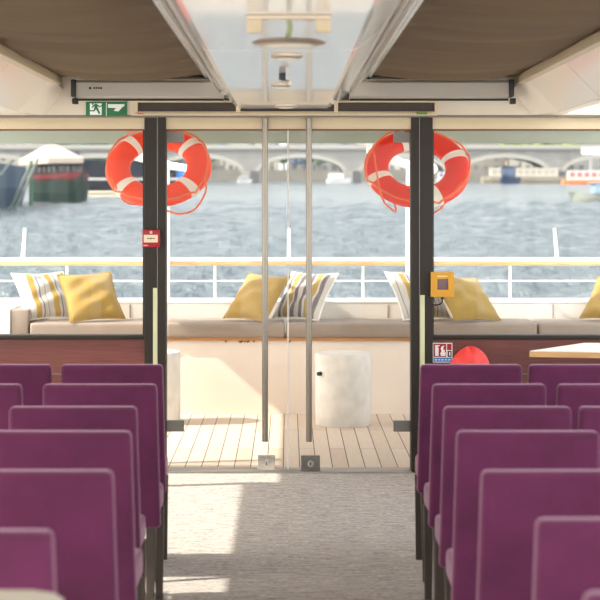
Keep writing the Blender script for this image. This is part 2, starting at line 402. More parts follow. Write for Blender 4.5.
# side walls with windows (the sun comes through the left ones)
for s, side in ((-1, 'left'), (1, 'right')):
    x0, x1 = sorted((s * SX, s * (SX + 0.08)))
    bm = B(); add_box(bm, x0, x1, -1.0, WY, -0.1, 0.85)
    if s < 0: add_box(bm, x0, x1, -1.0, 9.80, 2.115, 2.66); add_box(bm, x0, x1, 9.80, 13.5, 2.31, 2.66)
    else: add_box(bm, x0, x1, -1.0, WY, 2.19, 2.25); add_box(bm, x0, x1, WY, 13.5, 2.235, 2.66)
    for y in (0.6, 2.9, 5.2, 7.45, 9.775, WY - 0.02):
        add_box(bm, x0, x1, y, y + 0.06, 0.85, 2.31 if s < 0 and y > 9.9 else 2.2)
    struct(link('wall_%s' % side, bm, offwhite))
    k = 0
    for a, b in zip((-0.95, 0.66, 2.96, 5.26, 7.51, 9.835), (0.6, 2.9, 5.2, 7.45, 9.775, WY - 0.02)):
        bm = B(); add_box(bm, s * (SX + 0.04) - 0.003, s * (SX + 0.04) + 0.003, a, b, 0.85, 2.31 if a > 9 and s < 0 else (2.115 if s < 0 else 2.19))
        o = struct(link('window_%d' % (3 + k + (0 if s < 0 else 6)), bm, GL)); k += 1

# aft low walls (veneer) and sills
for s, side, xa, xb in ((-1, 'left', -SX, -0.895), (1, 'right', 0.895, SX)):
    struct(boxobj('wall_aft_%s' % side, (xa, xb, WY - 0.03, WY + 0.06, 0.0, 0.845), wood_panel))
    struct(boxobj('trim_%d' % n, (xa, xb, WY - 0.045, WY + 0.07, 0.835, 0.862), paint_dark, bev=0.004)); n += 1
    # horizontal seam batten low on the panel
    struct(boxobj('trim_%d' % n, (xa, xb, WY - 0.034, WY - 0.03, 0.615, 0.622), steel_dk)); n += 1
    # fixed panes
    w = struct(boxobj('window_%d' % (1 if s < 0 else 2), (xa, xb, WY + 0.0, WY + 0.008, 0.862, 2.15), GL))
# mullions: slim window post + door jamb post each side
for (a, b, c, d) in ((145.0, 157.5, 158.3, 166.5), (410.5, 418.5, 419.3, 432.0)):
    lo, hi = (a, b), (c, d)
    bm = B()
    add_box(bm, X(a, WY), X(b, WY), WY - 0.05, WY + 0.07, 0, 2.225, 0.004)
    add_box(bm, X(c, WY), X(d, WY), WY - 0.06, WY + 0.07, 0, 2.225, 0.004)
    struct(link('trim_%d' % n, bm, paint_dark)); n += 1
    struct(boxobj('trim_%d' % n, (X(b, WY) - 0.001, X(c, WY) + 0.001, WY - 0.045, WY + 0.05, 0, 2.22), alu_paint)); n += 1
for px in (144.0, 432.6):
    struct(boxobj('trim_%d' % n, (X(px, WY) - 0.006, X(px, WY) + 0.006, WY - 0.02, WY + 0.05, 0.86, 2.15), paint_black)); n += 1
# pale marker strips
for px0, px1, side in ((153, 157.4, 'left'), (420, 424.6, 'right')):
    D = WY - 0.055
    bm = B(); y1_ = WY - 0.05 if side == 'left' else WY - 0.06
    add_box(bm, X(px0, D), X(px1, D), y1_ - 0.004, y1_, Z(470, D), Z(288 if side == 'left' else 295, D))
    tag(link('marker_strip', bm, glow_strip), 'pale yellow glow strip on the dark post %s of the glass doors' % side, 'marker strip', 'pale strips on the door posts')

# glass doors ----------------------------------------------------------------
for k, (xa, xb, hx, side) in enumerate(((X(166.5, WY), -0.003, X(265, 10.62), 'left'), (0.003, X(410.5, WY), X(309, 10.62), 'right'))):
    bm = B(); add_box(bm, xa, xb, WY, WY + 0.010, 0.014, 2.222)
    door = struct(link('door_%d' % (k + 1), bm, GL))
    bm = B()
    add_tube(bm, [(hx, WY - 0.06, Z(442, 10.62)), (hx, WY - 0.06, 2.222)], 0.019, 16)
    for zz in (0.45, 1.15, 1.9):
        add_tube(bm, [(hx, WY - 0.06, zz), (hx, WY, zz)], 0.008, 8)
    link('pull_bar', bm, alu, door, True)
    hxs = ((166.5, 184) if side == 'left' else (393.5, 410.5))
    for (p0, p1) in ((420.5, 431.5), (132, 142.5)):
        bm = B(); add_box(bm, X(hxs[0], WY), X(hxs[1], WY), WY - 0.012, WY + 0.022, Z(p1, WY), Z(p0, WY), 0.002); link('hinge', bm, steel_dk, door)
    lk = (258, 275) if side == 'left' else (301, 320)
    bm = B(); add_box(bm, X(lk[0], WY), X(lk[1], WY), WY - 0.014, WY + 0.024, Z(470.5, WY), Z(455.5, WY), 0.002)
    lock = link('lock_plate', bm, steel if side == 'left' else steel_dk, door)
    bm = B(); cx = X((lk[0] + lk[1]) / 2, WY); cz = Z(463, WY)
    add_tube(bm, [(cx, WY - 0.012, cz), (cx, WY - 0.032, cz)], 0.022, 20); link('lock_cylinder', bm, steel, lock, True)
    bm = B(); add_box(bm, cx - 0.003, cx + 0.003, WY - 0.034, WY - 0.031, cz - 0.009, cz + 0.009); link('keyhole', bm, black_m, lock)
    bm = B(); xe = xb if side == 'left' else xa
    add_box(bm, xe - 0.002, xe + 0.002, WY - 0.002, WY + 0.012, 0.014, 2.222); link('edge_seal', bm, SEAL, door)

# ------------------------------------------------------------------ things on the end wall
# projection screens
def screen(xa, xb, side):
    D = 10.42
    t = thing('roller_screen', 'long grey roller blind housing under the ceiling on the %s' % side, 'roller blind', ((xa + xb) / 2, D, 2.33), group='roller blind housings')
    hw = (xb - xa) / 2
    bm = B(); prof = [(-0.06, 0.015), (-0.055, 0.095), (-0.04, 0.11), (0.10, 0.11), (0.10, 0.0), (-0.045, 0.0)]
    add_prism(bm, prof, 'x', -hw, hw); link('housing', bm, alu_paint, t)
    bm = B(); add_box(bm, -hw, hw, -0.045, -0.030, -0.014, -0.001, 0.003); link('bottom_bar', bm, paint_dark, t)
    bm = B(); add_box(bm, -hw + .01, hw, -0.03, 0.10, 0.112, 0.118); link('top_rail', bm, cream, t)
    e = -hw if side == 'left' else hw; s = -1 if side == 'left' else 1
    x0, x1 = sorted((e, e + s * 0.032))
    bm = B(); add_box(bm, x0, x1, -0.07, 0.10, 0.01, 0.115, 0.006); add_box(bm, x0 + 0.008, x1 + 0.01, -0.075, -0.02, -0.035, 0.0, 0.005)
    link('end_cap', bm, black_m, t, True)
    if side == 'left':
        bm = B()
        add_lathe(bm, [(0, 0), (0.008, 0), (0.008, 0.002), (0, 0.002)], 16)
        bmesh.ops.rotate(bm, verts=bm.verts, matrix=Matrix.Rotation(PI / 2, 3, 'X'))
        bmesh.ops.translate(bm, verts=bm.verts, vec=(-hw + 0.085, -0.0585, 0.062))
        for q in range(4): add_box(bm, -hw + 0.105 + q * 0.014, -hw + 0.115 + q * 0.014, -0.0605, -0.0575, 0.057, 0.068)
        link('badge', bm, black_m, t)
    return t
screen(X(77, 10.4), -0.39, 'left'); screen(0.375, X(508, 10.4), 'right')

# warm-air curtain over the doors
D = 10.52
t = thing('air_curtain', 'long cream air curtain heater with dark grilles over the glass doors', 'air curtain', (0, D, 2.235))
xa, xb = X(131, D), X(438, D)
bm = B()
add_box(bm, xa, xb, 0.02, 0.09, 0.0, 0.088)
add_box(bm, xa, xb, -0.02, 0.02, 0.0, 0.022, 0.004); add_box(bm, xa, xb, -0.02, 0.02, 0.078, 0.09, 0.003)
for p0, p1 in ((131, 138), (236, 240.5), (334, 338), (434.5, 438)):
    add_box(bm, X(p0, D), X(p1, D), -0.021, 0.02, 0.0, 0.088, 0.003)
link('casing', bm, cream, t)
for p0, p1 in ((138, 236), (240.5, 334), (338, 434.5)):
    bm = B(); x0, x1 = X(p0, D), X(p1, D)
    k = int((x1 - x0) / 0.012)
    add_box(bm, x0, x1, 0.005, 0.018, 0.022, 0.078)
    for i in range(k): add_box(bm, x0 + i * 0.012, x0 + i * 0.012 + 0.005, -0.003, 0.006, 0.022, 0.078)
    link('grille', bm, grille_m, t)
bm = B()
for i in range(int((xb - xa - 0.06) / 0.014)): add_box(bm, xa + 0.03 + i * 0.014, xa + 0.03 + i * 0.014 + 0.007, -0.0225, -0.019, 0.010, 0.016)
link('outlet_slots', bm, mat('slot_brown', (120, 104, 90), 0.6), t)['kind'] = 'stuff'
bm = B(); add_box(bm, X(416, D), X(427, D), -0.024, -0.018, 0.004, 0.018); link('green_badge', bm, mat('badge_green', (90, 120, 40), 0.5), t)
bm = B()
for q in range(3): add_box(bm, X(138.5 + 1.9 * q, D), X(139.8 + 1.9 * q, D), -0.024, -0.018, 0.004, 0.014)
link('red_badge', bm, mat('badge_red', (200, 60, 70), 0.5), t)

# exit sign
D = WY - 0.094
t = thing('exit_sign', 'green emergency exit sign with running man and arrow', 'sign', (X(106.5, D), D, Z(109, D)))
sc = D / F
bm = B(); add_box(bm, -20.5 * sc, 20.5 * sc, -0.004, 0.004, -7 * sc, 7.2 * sc); link('plate', bm, green_m, t)
def sgn(poly, par, name, m, y=-0.0055, ox=106.5, oy=109):
    bm = B()
    for pl in poly:
        add_prism(bm, [((p[0] - ox) * sc, (oy - p[1]) * sc) for p in pl], 'y', y, y + 0.002)
    return link(name, bm, m, par)
sgn([[(90, 103.4), (101.8, 103.4), (101.8, 115), (90, 115)]], t, 'doorway_symbol', white_m)
sgn([[(91.8, 103.6), (93.4, 103.2), (93.6, 104.6), (92, 105)],
     [(95, 103.6), (97.2, 104), (97.6, 107), (100.4, 113.6), (98.9, 114.2), (96.2, 109.2), (94.4, 111.4), (90, 111.4), (90, 110.3), (93.8, 110.2), (94.8, 106.4)],
     [(94.5, 104.2), (95.6, 105.3), (92.4, 108), (91.7, 107.2)],
     [(97, 104.2), (99.8, 106.2), (101.8, 105.0), (101.8, 106.2), (99.6, 107.4), (97, 105.8)]], t, 'running_figure', green_m, y=-0.0075)
sgn([[(108, 104.2), (124.6, 104.2), (124.4, 106), (122.4, 107.2), (118.6, 111.4), (113.6, 110.8), (116.2, 108.2), (108, 107.8)]], t, 'arrow_symbol', white_m)
sgn([[(106.1, 102.5), (106.7, 102.5), (106.7, 115.8), (106.1, 115.8)]], t, 'divider_line', white_m)

# red call point
D = WY - 0.075
t = thing('fire_call_point', 'small red fire alarm call point on the left door post', 'alarm button', (X(151.5, D), WY - 0.06, Z(238.3, D)))
sc = D / F
bm = B(); add_box(bm, -8.8 * sc, 8.6 * sc, -0.05, 0.0, -8.8 * sc, 8.8 * sc, 0.006); link('casing', bm, red_m, t, True)
bm = B(); add_box(bm, -7.2 * sc, 6.7 * sc, -0.0525, -0.049, -4 * sc, 3.6 * sc, 0.002); pl = link('press_plate', bm, mat('press_plate', (226, 210, 180), 0.4), t)
bm = B()
add_prism(bm, [(-4 * sc, 0), (-2.4 * sc, 0.9 * sc), (-2.4 * sc, -0.9 * sc)], 'y', -0.0545, -0.052)
add_prism(bm, [(4 * sc, 0), (2.4 * sc, 0.9 * sc), (2.4 * sc, -0.9 * sc)], 'y', -0.0545, -0.052)
add_prism(bm, [(0.9 * sc * math.cos(a * PI / 6), 0.9 * sc * math.sin(a * PI / 6)) for a in range(12)], 'y', -0.0545, -0.052)
add_box(bm, -2.4 * sc, -1.4 * sc, -0.0545, -0.052, -0.3 * sc, 0.3 * sc); add_box(bm, 1.4 * sc, 2.4 * sc, -0.0545, -0.052, -0.3 * sc, 0.3 * sc)
link('arrow_marks', bm, black_m, pl)
bm = B()
for a in range(12):
    pass
add_prism(bm, [((0 + 1.5 * math.cos(a * PI / 8)) * sc, (6.1 + 1.5 * math.sin(a * PI / 8)) * sc) for a in range(16)], 'y', -0.0525, -0.0495)
link('emblem', bm, mat('emblem_pink', (226, 170, 170), 0.5), t)
bm = B(); add_box(bm, -7.6 * sc, -3.2 * sc, -0.0515, -0.049, -7.4 * sc, -6.4 * sc); link('badge', bm, mat('emblem_pink', (226, 170, 170), 0.5), t)

# yellow box
D = WY - 0.1
t = thing('call_box', 'square amber call box with dark pane on the right door post', 'call box', (X(442.5, D), WY - 0.05, Z(284.5, D)))
sc = D / F
bm = B()
for (a, b, c, d) in ((-11.6, 11.6, 5.6, 12.4), (-11.6, 11.6, -12.4, -5.4), (-11.6, -5.2, -5.4, 5.6), (5.6, 11.6, -5.4, 5.6)):
    add_box(bm, a * sc, b * sc, -0.055, 0.0, c * sc, d * sc)
add_box(bm, -11.6 * sc, 11.6 * sc, -0.012, 0.0, -12.4 * sc, 12.4 * sc)
bmesh.ops.remove_doubles(bm, verts=bm.verts, dist=1e-5)
link('casing', bm, amber_m, t)
bm = B(); add_box(bm, -5.2 * sc, 5.6 * sc, -0.03, -0.012, -5.4 * sc, 5.6 * sc); link('pane', bm, pane_m, t)
bm = B(); add_box(bm, -5 * sc, 4.8 * sc, -0.057, -0.054, 7.8 * sc, 8.8 * sc); link('text_strip', bm, mat('pale_amber', (246, 210, 150), 0.5), t)
bm = B(); add_tube(bm, [(0.2 * sc, -0.03, -12 * sc), (0.3 * sc, -0.03, -15 * sc)], 0.010, 12); link('cable_gland', bm, black_m, t, True)
bm = B(); add_tube(bm, [(0.3 * sc, -0.03, -14.5 * sc), (0.2 * sc, -0.03, -17 * sc), (-1.5 * sc, -0.028, -19.5 * sc), (-4.5 * sc, -0.02, -20.8 * sc), (-10.5 * sc, -0.005, -20.8 * sc)], 0.0045, 10); link('cable', bm, black_m, t, True)

# fire extinguisher sign on the right veneer panel
D = WY - 0.034
t = thing('extinguisher_sign', 'red, white and blue fire extinguisher sign on the dark veneer', 'sign', (X(442.6, D), WY - 0.03, Z(352.7, D)))
sc = D / F
bm = B(); add_box(bm, -9.8 * sc, 9.8 * sc, -0.004, 0, -9.8 * sc, 9.8 * sc); link('plate', bm, white_m, t)
def s2(polys, name, m, y0=-0.0055):
    bm = B()
    for pl in polys: add_prism(bm, [(p[0] * sc, p[1] * sc) for p in pl], 'y', y0, y0 + 0.002)
    return link(name, bm, m, t)
s2([[(-9, -4.2), (3.6, -4.2), (3.6, 9), (-9, 9)], [(4.4, 2.6), (9, 2.6), (9, 9), (4.4, 9)]], 'red_field', red_m)
s2([[(5, -4.2), (9, -4.2), (9, 1.8), (5, 1.8)]], 'black_field', black_m)
s2([[(-9, -9), (9, -9), (9, -5), (-9, -5)]], 'blue_field', blue_m)
s2([[(-7.6, -3.2), (-4, -3.2), (-4, 4.6), (-4.8, 5.6), (-4.8, 6.6), (-3, 6.6), (-3, 7.6), (-7.4, 7.6), (-8, 5.6), (-7.4, 5.6), (-6.8, 6.4), (-6.8, 5.6), (-7.6, 4.6)],
    [(-1.8, -3.2), (2.8, -3.2), (3.2, 0.6), (1.8, 0), (2.4, 3), (0.8, 2.4), (0.6, 5), (1.6, 7.2), (-0.8, 6.4), (-2, 4), (-1, 1.8), (-2.4, -0.6)],
    [(6.4, -3), (7.8, -3), (7.8, 0.6), (6.4, 0.6)]], 'pictogram', white_m, -0.0075)
s2([[(-8 + 3.4 * q, -7.9 + 0.3 * (q % 2)), (-5.6 + 3.4 * q, -7.9), (-5.8 + 3.4 * q, -6.3), (-8 + 3.4 * q, -6.1)] for q in range(5)], 'caption', mat('pale_blue', (190, 220, 240), 0.5), -0.0075)
# knob-like screws on posts
for px, py in ((168, 372),):
    pass

# red cloth cover
def cover():
    bm = B(); n, m_ = 30, 30; rings = []
    for i in range(m_ + 1):
        u = 1 - (1 - i / m_) ** 2.0
        z = 0.80 * u
        r = 0.115 if u < 0.8 else 0.115 * math.sqrt(max(0, 1 - ((u - 0.8) / 0.2) ** 2))
        if i == m_: rings.append([bm.verts.new((-0.01, 0, z))]); continue
        rg = []
        for j in range(n):
            a = 2 * PI * j / n
            rr = r * (1 + 0.06 * math.sin(4 * a + 3 * u) + 0.05 * math.sin(7 * a - 9 * u)) * (1.06 - 0.1 * u)
            rg.append(bm.verts.new((rr * math.cos(a) * 1.1, rr * math.sin(a) * 0.8, z - 0.01 * math.sin(3 * a) * u)))
        rings.append(rg)
    for a, b in zip(rings[:-1], rings[1:]):
        for j in range(n):
            if len(b) == 1: bm.faces.new((a[j], a[(j + 1) % n], b[0]))
            else: bm.faces.new((a[j], a[(j + 1) % n], b[(j + 1) % n], b[j]))
    bm.faces.new(rings[0][::-1])
    return bm
o = link('extinguisher_cover', cover(), coral, None, True, (X(470, 10.5), 10.5, 0.0)); tag(o, 'coral red cloth cover with a domed top beside the extinguisher sign', 'cover')

# pale table at right
t = thing('trapezoid_table', 'pale table with an oak edge before the right window', 'table', (1.39, 9.79, 0))
P4 = [(0, 0), (0.41, 0.55), (1.15, 0.50), (1.05, -0.20)]
bm = B(); add_prism(bm, P4, 'z', 0.806, 0.838); link('edge_band', bm, table_edge, t)
cxm = sum(p[0] for p in P4) / 4; cym = sum(p[1] for p in P4) / 4
bm = B(); add_prism(bm, [(cxm + (p[0] - cxm) * 0.992, cym + (p[1] - cym) * 0.992) for p in P4], 'z', 0.838, 0.842); link('tabletop', bm, table_top, t)
bm = B(); add_tube(bm, [(cxm, cym, 0.02), (cxm, cym, 0.806)], 0.035, 16); link('column', bm, alu, t, True)
bm = B(); add_lathe(bm, [(0, 0), (0.22, 0), (0.22, 0.012), (0.05, 0.025), (0, 0.025)], 32, (cxm, cym, 0)); link('foot', bm, alu, t, True)

# near table in the bottom left corner
t = thing('bar_table', 'pale grey round-cornered tabletop in the near bottom left corner', 'table', (-0.95, 3.1, 0))
def rrect(x0, x1, y0, y1, r, n=8):
    pts = []
    for cx, cy, a0 in ((x1 - r, y1 - r, 0), (x0 + r, y1 - r, 90), (x0 + r, y0 + r, 180), (x1 - r, y0 + r, 270)):
        for k in range(n + 1):
            a = math.radians(a0 + 90 * k / n); pts.append((cx + r * math.cos(a), cy + r * math.sin(a)))
    return pts
bm = B(); add_prism(bm, rrect(-0.5, 0.51, -0.3, 0.3, 0.07), 'z', 0.895, 0.93)
bmesh.ops.bevel(bm, geom=[e for e in bm.edges if abs(e.verts[0].co.z - e.verts[1].co.z) < 1e-4], offset=0.008, segments=2, affect='EDGES')
link('tabletop', bm, table_grey, t, True)
bm = B(); add_tube(bm, [(0, 0, 0.015), (0, 0, 0.897)], 0.04, 16); link('column', bm, alu, t, True)
bm = B(); add_lathe(bm, [(0, 0), (0.25, 0), (0.25, 0.012), (0.05, 0.028), (0, 0.028)], 32); link('foot', bm, alu, t, True)

# ------------------------------------------------------------------ chairs
def make_chair(label):
    t = thing('dining_chair', label, 'chair', group='purple velvet chairs')
    # back slab, leaning slightly towards the camera (-y)
    bm = B(); add_box(bm, -0.227, 0.227, -0.03, 0.03, 0.0, 0.585, 0.022, 4)
    for v in bm.verts:
        u = v.co.z / 0.585
        v.co.y += -0.055 * u - 0.0 + 0.008 * (1 - (v.co.x / 0.227) ** 2) * u
        v.co.x *= 1.055 - 0.055 * u
        v.co.z += 0.39
    link('backrest', bm, velvet, t, True)
    bm = B(); add_box(bm, -0.218, 0.218, 0.0, 0.46, 0.40, 0.500, 0.026, 4)
    for v in bm.verts:
        if v.co.z > 0.48: v.co.z += 0.012 * (1 - (v.co.x / 0.228) ** 2) * (1 - ((v.co.y - 0.22) / 0.24) ** 2)
    link('seat', bm, velvet, t, True)
    for sx in (-1, 1):
        for (yt, yb) in ((0.0, -0.05), (0.42, 0.43)):
            bm = B(); t0 = bmesh.new(); bmesh.ops.create_cube(t0, size=1)
            for v in t0.verts:
                top = v.co.z > 0; w = 0.040 if top else 0.030
                v.co = Vector((sx * 0.200 + v.co.x * w, (yt if top else yb) + v.co.y * w, 0.405 if top else 0.0))
            bmesh.ops.bevel(t0, geom=[e for e in t0.edges if abs(e.verts[0].co.z - e.verts[1].co.z) > 0.1], offset=0.004, segments=2, affect='EDGES')
            merge(bm, t0); link('leg', bm, wood_leg, t)
    return t
chair0 = None
rows = [7.66, 6.85, 6.11, 5.47, 4.68, 3.98]
def cplace(x, y, label, rz=0.0):
    global chair0
    if chair0 is None:
        chair0 = make_chair(label); chair0.location = (x, y, 0); chair0.rotation_euler = (0, 0, rz); return
    dup(chair0, (x, y, 0), (0, 0, rz), label)
hw = 0.227
R_first = [(0.592, 7.66, 'front row nearest the glass doors'), (0.576, 6.85, 'second row back from the glass doors'), (0.554, 6.11, 'third row back from the glass doors'),
           (0.537, 5.47, 'fourth row back from the glass doors'), (0.525, 4.68, 'fifth row back from the glass doors'), (0.573, 3.98, 'sixth row, low at the lower right')]
for x, y, w in R_first:
    cplace(x + hw, y, 'purple velvet chair right beside the aisle, right block, ' + w, random.uniform(-.01, .01))
cplace(0.555 + hw, 3.24, 'purple velvet chair with just its top corner showing at the bottom right edge')
cplace(1.076 + hw, 7.66, 'purple velvet chair, right block, front row, in front of the pale oak-edged table', 0.0)
cplace(1.076 + hw, 6.85, 'purple velvet chair, right block, second row, second from the aisle', 0.0)
cplace(1.036 + hw, 6.11, 'purple velvet chair, right block, third row, cut by the right picture edge', 0.0)
L_first = [(-0.56, 7.66, 'front row nearest the glass doors'), (-0.524, 6.85, 'second row back from the glass doors'), (-0.538, 6.11, 'third row back from the glass doors'),
           (-0.498, 5.47, 'fourth row back from the glass doors'), (-0.475, 4.68, 'fifth row back from the glass doors'), (-0.523, 3.84, 'last row, behind the pale near tabletop')]
for x, y, w in L_first:
    cplace(x - hw, y, 'purple velvet chair right beside the aisle, left block, ' + w, random.uniform(-.01, .01))
cplace(-1.058 - hw, 7.66, 'purple velvet chair, left block, front row, second from the aisle')
cplace(-1.064 - hw, 6.85, 'purple velvet chair, left block, second row, cut by the left picture edge')

# ------------------------------------------------------------------ aft deck
DX = 3.1
struct(boxobj('deck', (-DX, DX, WY + 0.10, 14.6, -0.1, 0.0), planks_m))
# roof overhang fascia
struct(boxobj('trim_%d' % n, (-SX - .1, SX + .1, 13.42, 13.5, Z(143, 13.42), 2.66), mat('grey_green_fascia', (142, 150, 138), 0.6))); n += 1
struct(boxobj('ceiling_overhang', (-SX, SX, WY + 0.08, 13.42, 2.26, 2.28), offwhite))
# bench
BY = 13.6
t = thing('storage_bench', 'white built-in storage bench along the aft deck rail', 'bench', (0, BY, 0))
bm = B(); add_prism(bm, [(-0.03, 0.0), (0.035, 0.585), (0.55, 0.585), (0.55, 0.0)], 'x', -2.3, 3.05); link('front_panel', bm, panel_cream, t)
bm = B(); add_box(bm, -2.3, 3.05, 0.0, 0.55, 0.585, 0.607, 0.004); link('wood_trim', bm, trimwood, t)
for (px, w) in ((226, 1.2), (241, 2.6), (248, 1.6), (254, 0.9), (245, 0.8), (290, 1.0)):
    bm = B(); add_prism(bm, [(X(px - w, 13.63), 0.580), (X(px - w * .4, 13.63), 0.568 - w * .003), (X(px + w, 13.63), 0.574), (X(px + w * .7, 13.63), 0.584)], 'y', 0.027, 0.031)
    link('paint_chip', bm, mat('rust_brown', (120, 86, 66), 0.9), t)
bm = B(); add_box(bm, -2.3, 3.05, 0.55, 0.60, 0.0, 0.845); link('back_panel', bm, mat('back_panel_white', (226, 220, 212), 0.5), t)
for px in (388, 553, 38, 130):
    bm = B(); x = X(px, 14.15); add_box(bm, x - 0.003, x + 0.003, 0.546, 0.551, 0.73, 0.84); link('panel_seam', bm, steel_dk, t)
struct(boxobj('trim_%d' % n, (-DX - 0.1, DX + 0.1, 14.15, 14.55, 0.846, 0.872), gunw, bev=0.01)); n += 1
struct(boxobj('wall_gunwale', (-DX - 0.1, DX + 0.1, 14.5, 14.6, -0.9, 0.86), white_paint)); 
for s, nm in ((-1, 'wall_bulwark_left'), (1, 'wall_bulwark_right')):
    x0, x1 = sorted((s * DX, s * (DX + .1)))
    struct(boxobj(nm, (x0, x1, WY + 0.10, 14.5, -0.9, 0.86), white_paint))
# arm boxes at left corner
t = thing('corner_locker', 'boxy white corner locker with a padded side at the left end of the bench', 'locker', (X(16, 13.6), 13.6, 0.607))
bm = B(); add_box(bm, -0.30, -0.045, -0.02, 0.5, 0.0, 0.235, 0.012); link('white_box', bm, white_paint, t, True)
bm = B(); add_box(bm, -0.04, 0.10, -0.01, 0.5, 0.0, 0.225, 0.02); link('padded_face', bm, cushion_m, t, True)
# seat cushions
cl = [(30, 160, 'light taupe bench cushion at the left, under the leaning yellow pillow'), (166, 284.6, 'taupe bench cushion left of the door joint'),
      (286.2, 415, 'taupe bench cushion behind the stone drum stool'), (420, 537.3, 'taupe bench cushion under the large yellow pillow at right'),
      (538.6, 668, 'taupe bench cushion at the far right end')]
for a, b, lab in cl:
    bm = B(); x0, x1 = X(a, BY), X(b, BY)
    hwid = (x1 - x0) / 2
    add_box(bm, -hwid, hwid, -0.02, 0.52, 0.0, 0.122, 0.028, 4)
    o = link('bench_cushion', bm, cushion_m, None, True, ((x0 + x1) / 2, BY, 0.607))
    tag(o, lab, 'cushion', 'bench seat cushions')

# pillows
def pillow_bm(w, h, th, seed=0, pinch=0.05):
    rnd = random.Random(seed); bm = B(); N = 22
    ph = [rnd.uniform(0, 6) for _ in range(6)]
    def f(u, v, s):
        e = (1 - abs(u) ** 2.6) * (1 - abs(v) ** 2.6)
        t_ = th / 2 * max(0, e) ** 0.55
        wr = 0.012 * math.sin(5 * u + 4 * v + ph[0]) + 0.009 * math.sin(9 * v - 4 * u + ph[1]) + 0.004 * math.sin(13 * u * v + ph[2])
        x = u * w / 2 * (1 - pinch * (1 - abs(v)) * abs(u) ** 2 * 1.2 + 0.04 * abs(v) ** 3)
        z = v * h / 2 * (1 - pinch * (1 - abs(u)) * abs(v) ** 2 * 1.2 + 0.04 * abs(u) ** 3)
        return Vector((x, s * (t_ + (wr if e > 0.05 else 0) * e), z))
    A = [[bm.verts.new(f(-1 + 2 * i / N, -1 + 2 * j / N, -1)) for i in range(N + 1)] for j in range(N + 1)]
    Bk = [[A[j][i] if i in (0, N) or j in (0, N) else bm.verts.new(f(-1 + 2 * i / N, -1 + 2 * j / N, 1)) for i in range(N + 1)] for j in range(N + 1)]
    for j in range(N):
        for i in range(N):
            bm.faces.new((A[j][i], A[j][i + 1], A[j + 1][i + 1], A[j + 1][i]))
            bm.faces.new((Bk[j][i], Bk[j + 1][i], Bk[j + 1][i + 1], Bk[j][i + 1]))
    path = [A[0][i].co.copy() for i in range(N)] + [A[j][N].co.copy() for j in range(N)] + [A[N][N - i].co.copy() for i in range(N)] + [A[N - j][0].co.copy() for j in range(N)]
    return bm, path
str_y = stripe_mat('yellow_white_stripes', [(0, (184, 178, 168)), (0.16, (164, 132, 58)), (0.44, (184, 178, 168)), (0.56, (84, 92, 110)), (0.62, (184, 178, 168)), (0.84, (110, 116, 128)), (0.88, (184, 178, 168))], 'X', 6.0)
str_g = stripe_mat('grey_white_yellow_stripes', [(0, (184, 178, 168)), (0.14, (100, 88, 92)), (0.30, (184, 178, 168)), (0.40, (156, 126, 54)), (0.66, (184, 178, 168)), (0.74, (100, 88, 92)), (0.92, (184, 178, 168))], 'X', 5.0)
def pillow(pxl, pxr, D, z0, w, h, th, m, pm, rx, ry, rz, label, seed, group=None):
    t = thing('throw_pillow', label, 'pillow', (X((pxl + pxr) / 2, D), D, z0), group='pillows on the aft bench')
    t.rotation_mode = 'XYZ'; t.rotation_euler = (rx, ry, rz)
    bm, path = pillow_bm(w, h, th, seed); link('pillow_cover', bm, m, t, True)
    bm = B(); add_tube(bm, path, 0.006, 6, closed=True); link('piping', bm, pm, t, True)
    return t
Z0 = 0.73
white_pipe = mat('white_piping', (226, 222, 212), 0.8)
D2R = math.radians
PIL = [
 (45, 45, 13.93, 0.925, 0.45, 0.45, 0.14, str_y, white_pipe, D2R(-38), 0, D2R(34), 'yellow and white striped pillow at the left end of the bench', 1),
 (91, 91, 13.80, 0.925, 0.45, 0.45, 0.15, yellow_cloth, yellow_pipe, D2R(-38), D2R(-2), D2R(27), 'plain mustard pillow leaning on the striped one at left', 2),
 (257, 257, 13.80, 0.920, 0.45, 0.44, 0.15, yellow_cloth, yellow_pipe, D2R(-39), D2R(2), D2R(-42), 'plain mustard pillow slumped behind the left pull bar', 3),
 (305, 305, 13.90, 0.925, 0.45, 0.45, 0.14, str_g, white_pipe, D2R(-38), 0, D2R(-36), 'grey, white and yellow striped pillow seen between the pull bars', 4),
 (418, 418, 13.93, 0.93, 0.45, 0.45, 0.14, str_y, white_pipe, D2R(-36), 0, D2R(30), 'yellow and white striped pillow partly behind the right door post', 5),
 (466, 466, 13.80, 0.910, 0.50, 0.44, 0.15, yellow_cloth, yellow_pipe, D2R(-42), D2R(3), D2R(38), 'crumpled plain mustard pillow right of the amber call box', 6),
 (614, 614, 13.82, 0.91, 0.45, 0.42, 0.15, yellow_cloth, yellow_pipe, D2R(-42), 0, D2R(-40), 'plain mustard pillow cut by the right picture edge', 7)]
for a in PIL: pillow(*a[:-1], a[-1])

# stools
def stool(px, label, D):
    t = thing('drum_stool', label, 'stool', (X(px, D), D + 0.1, 0), group='stone drum stools on the deck')
    bm = B(); add_lathe(bm, [(0, 0.0), (0.205, 0.0), (0.211, 0.01), (0.211, 0.535), (0.203, 0.548), (0, 0.55)], 48); b = link('drum', bm, stool_m, t, True)
    bm = B(); add_tube(bm, [(-0.17, -0.12, 0.40), (-0.192, -0.145, 0.40)], 0.016, 16); link('finger_hole', bm, black_m, b, True)
    return t
stool(343.5, 'pale stone drum stool in the middle of the deck, behind the right pull bar', 12.85)
stool(152, 'pale stone drum stool mostly hidden behind the left door post', 12.95)

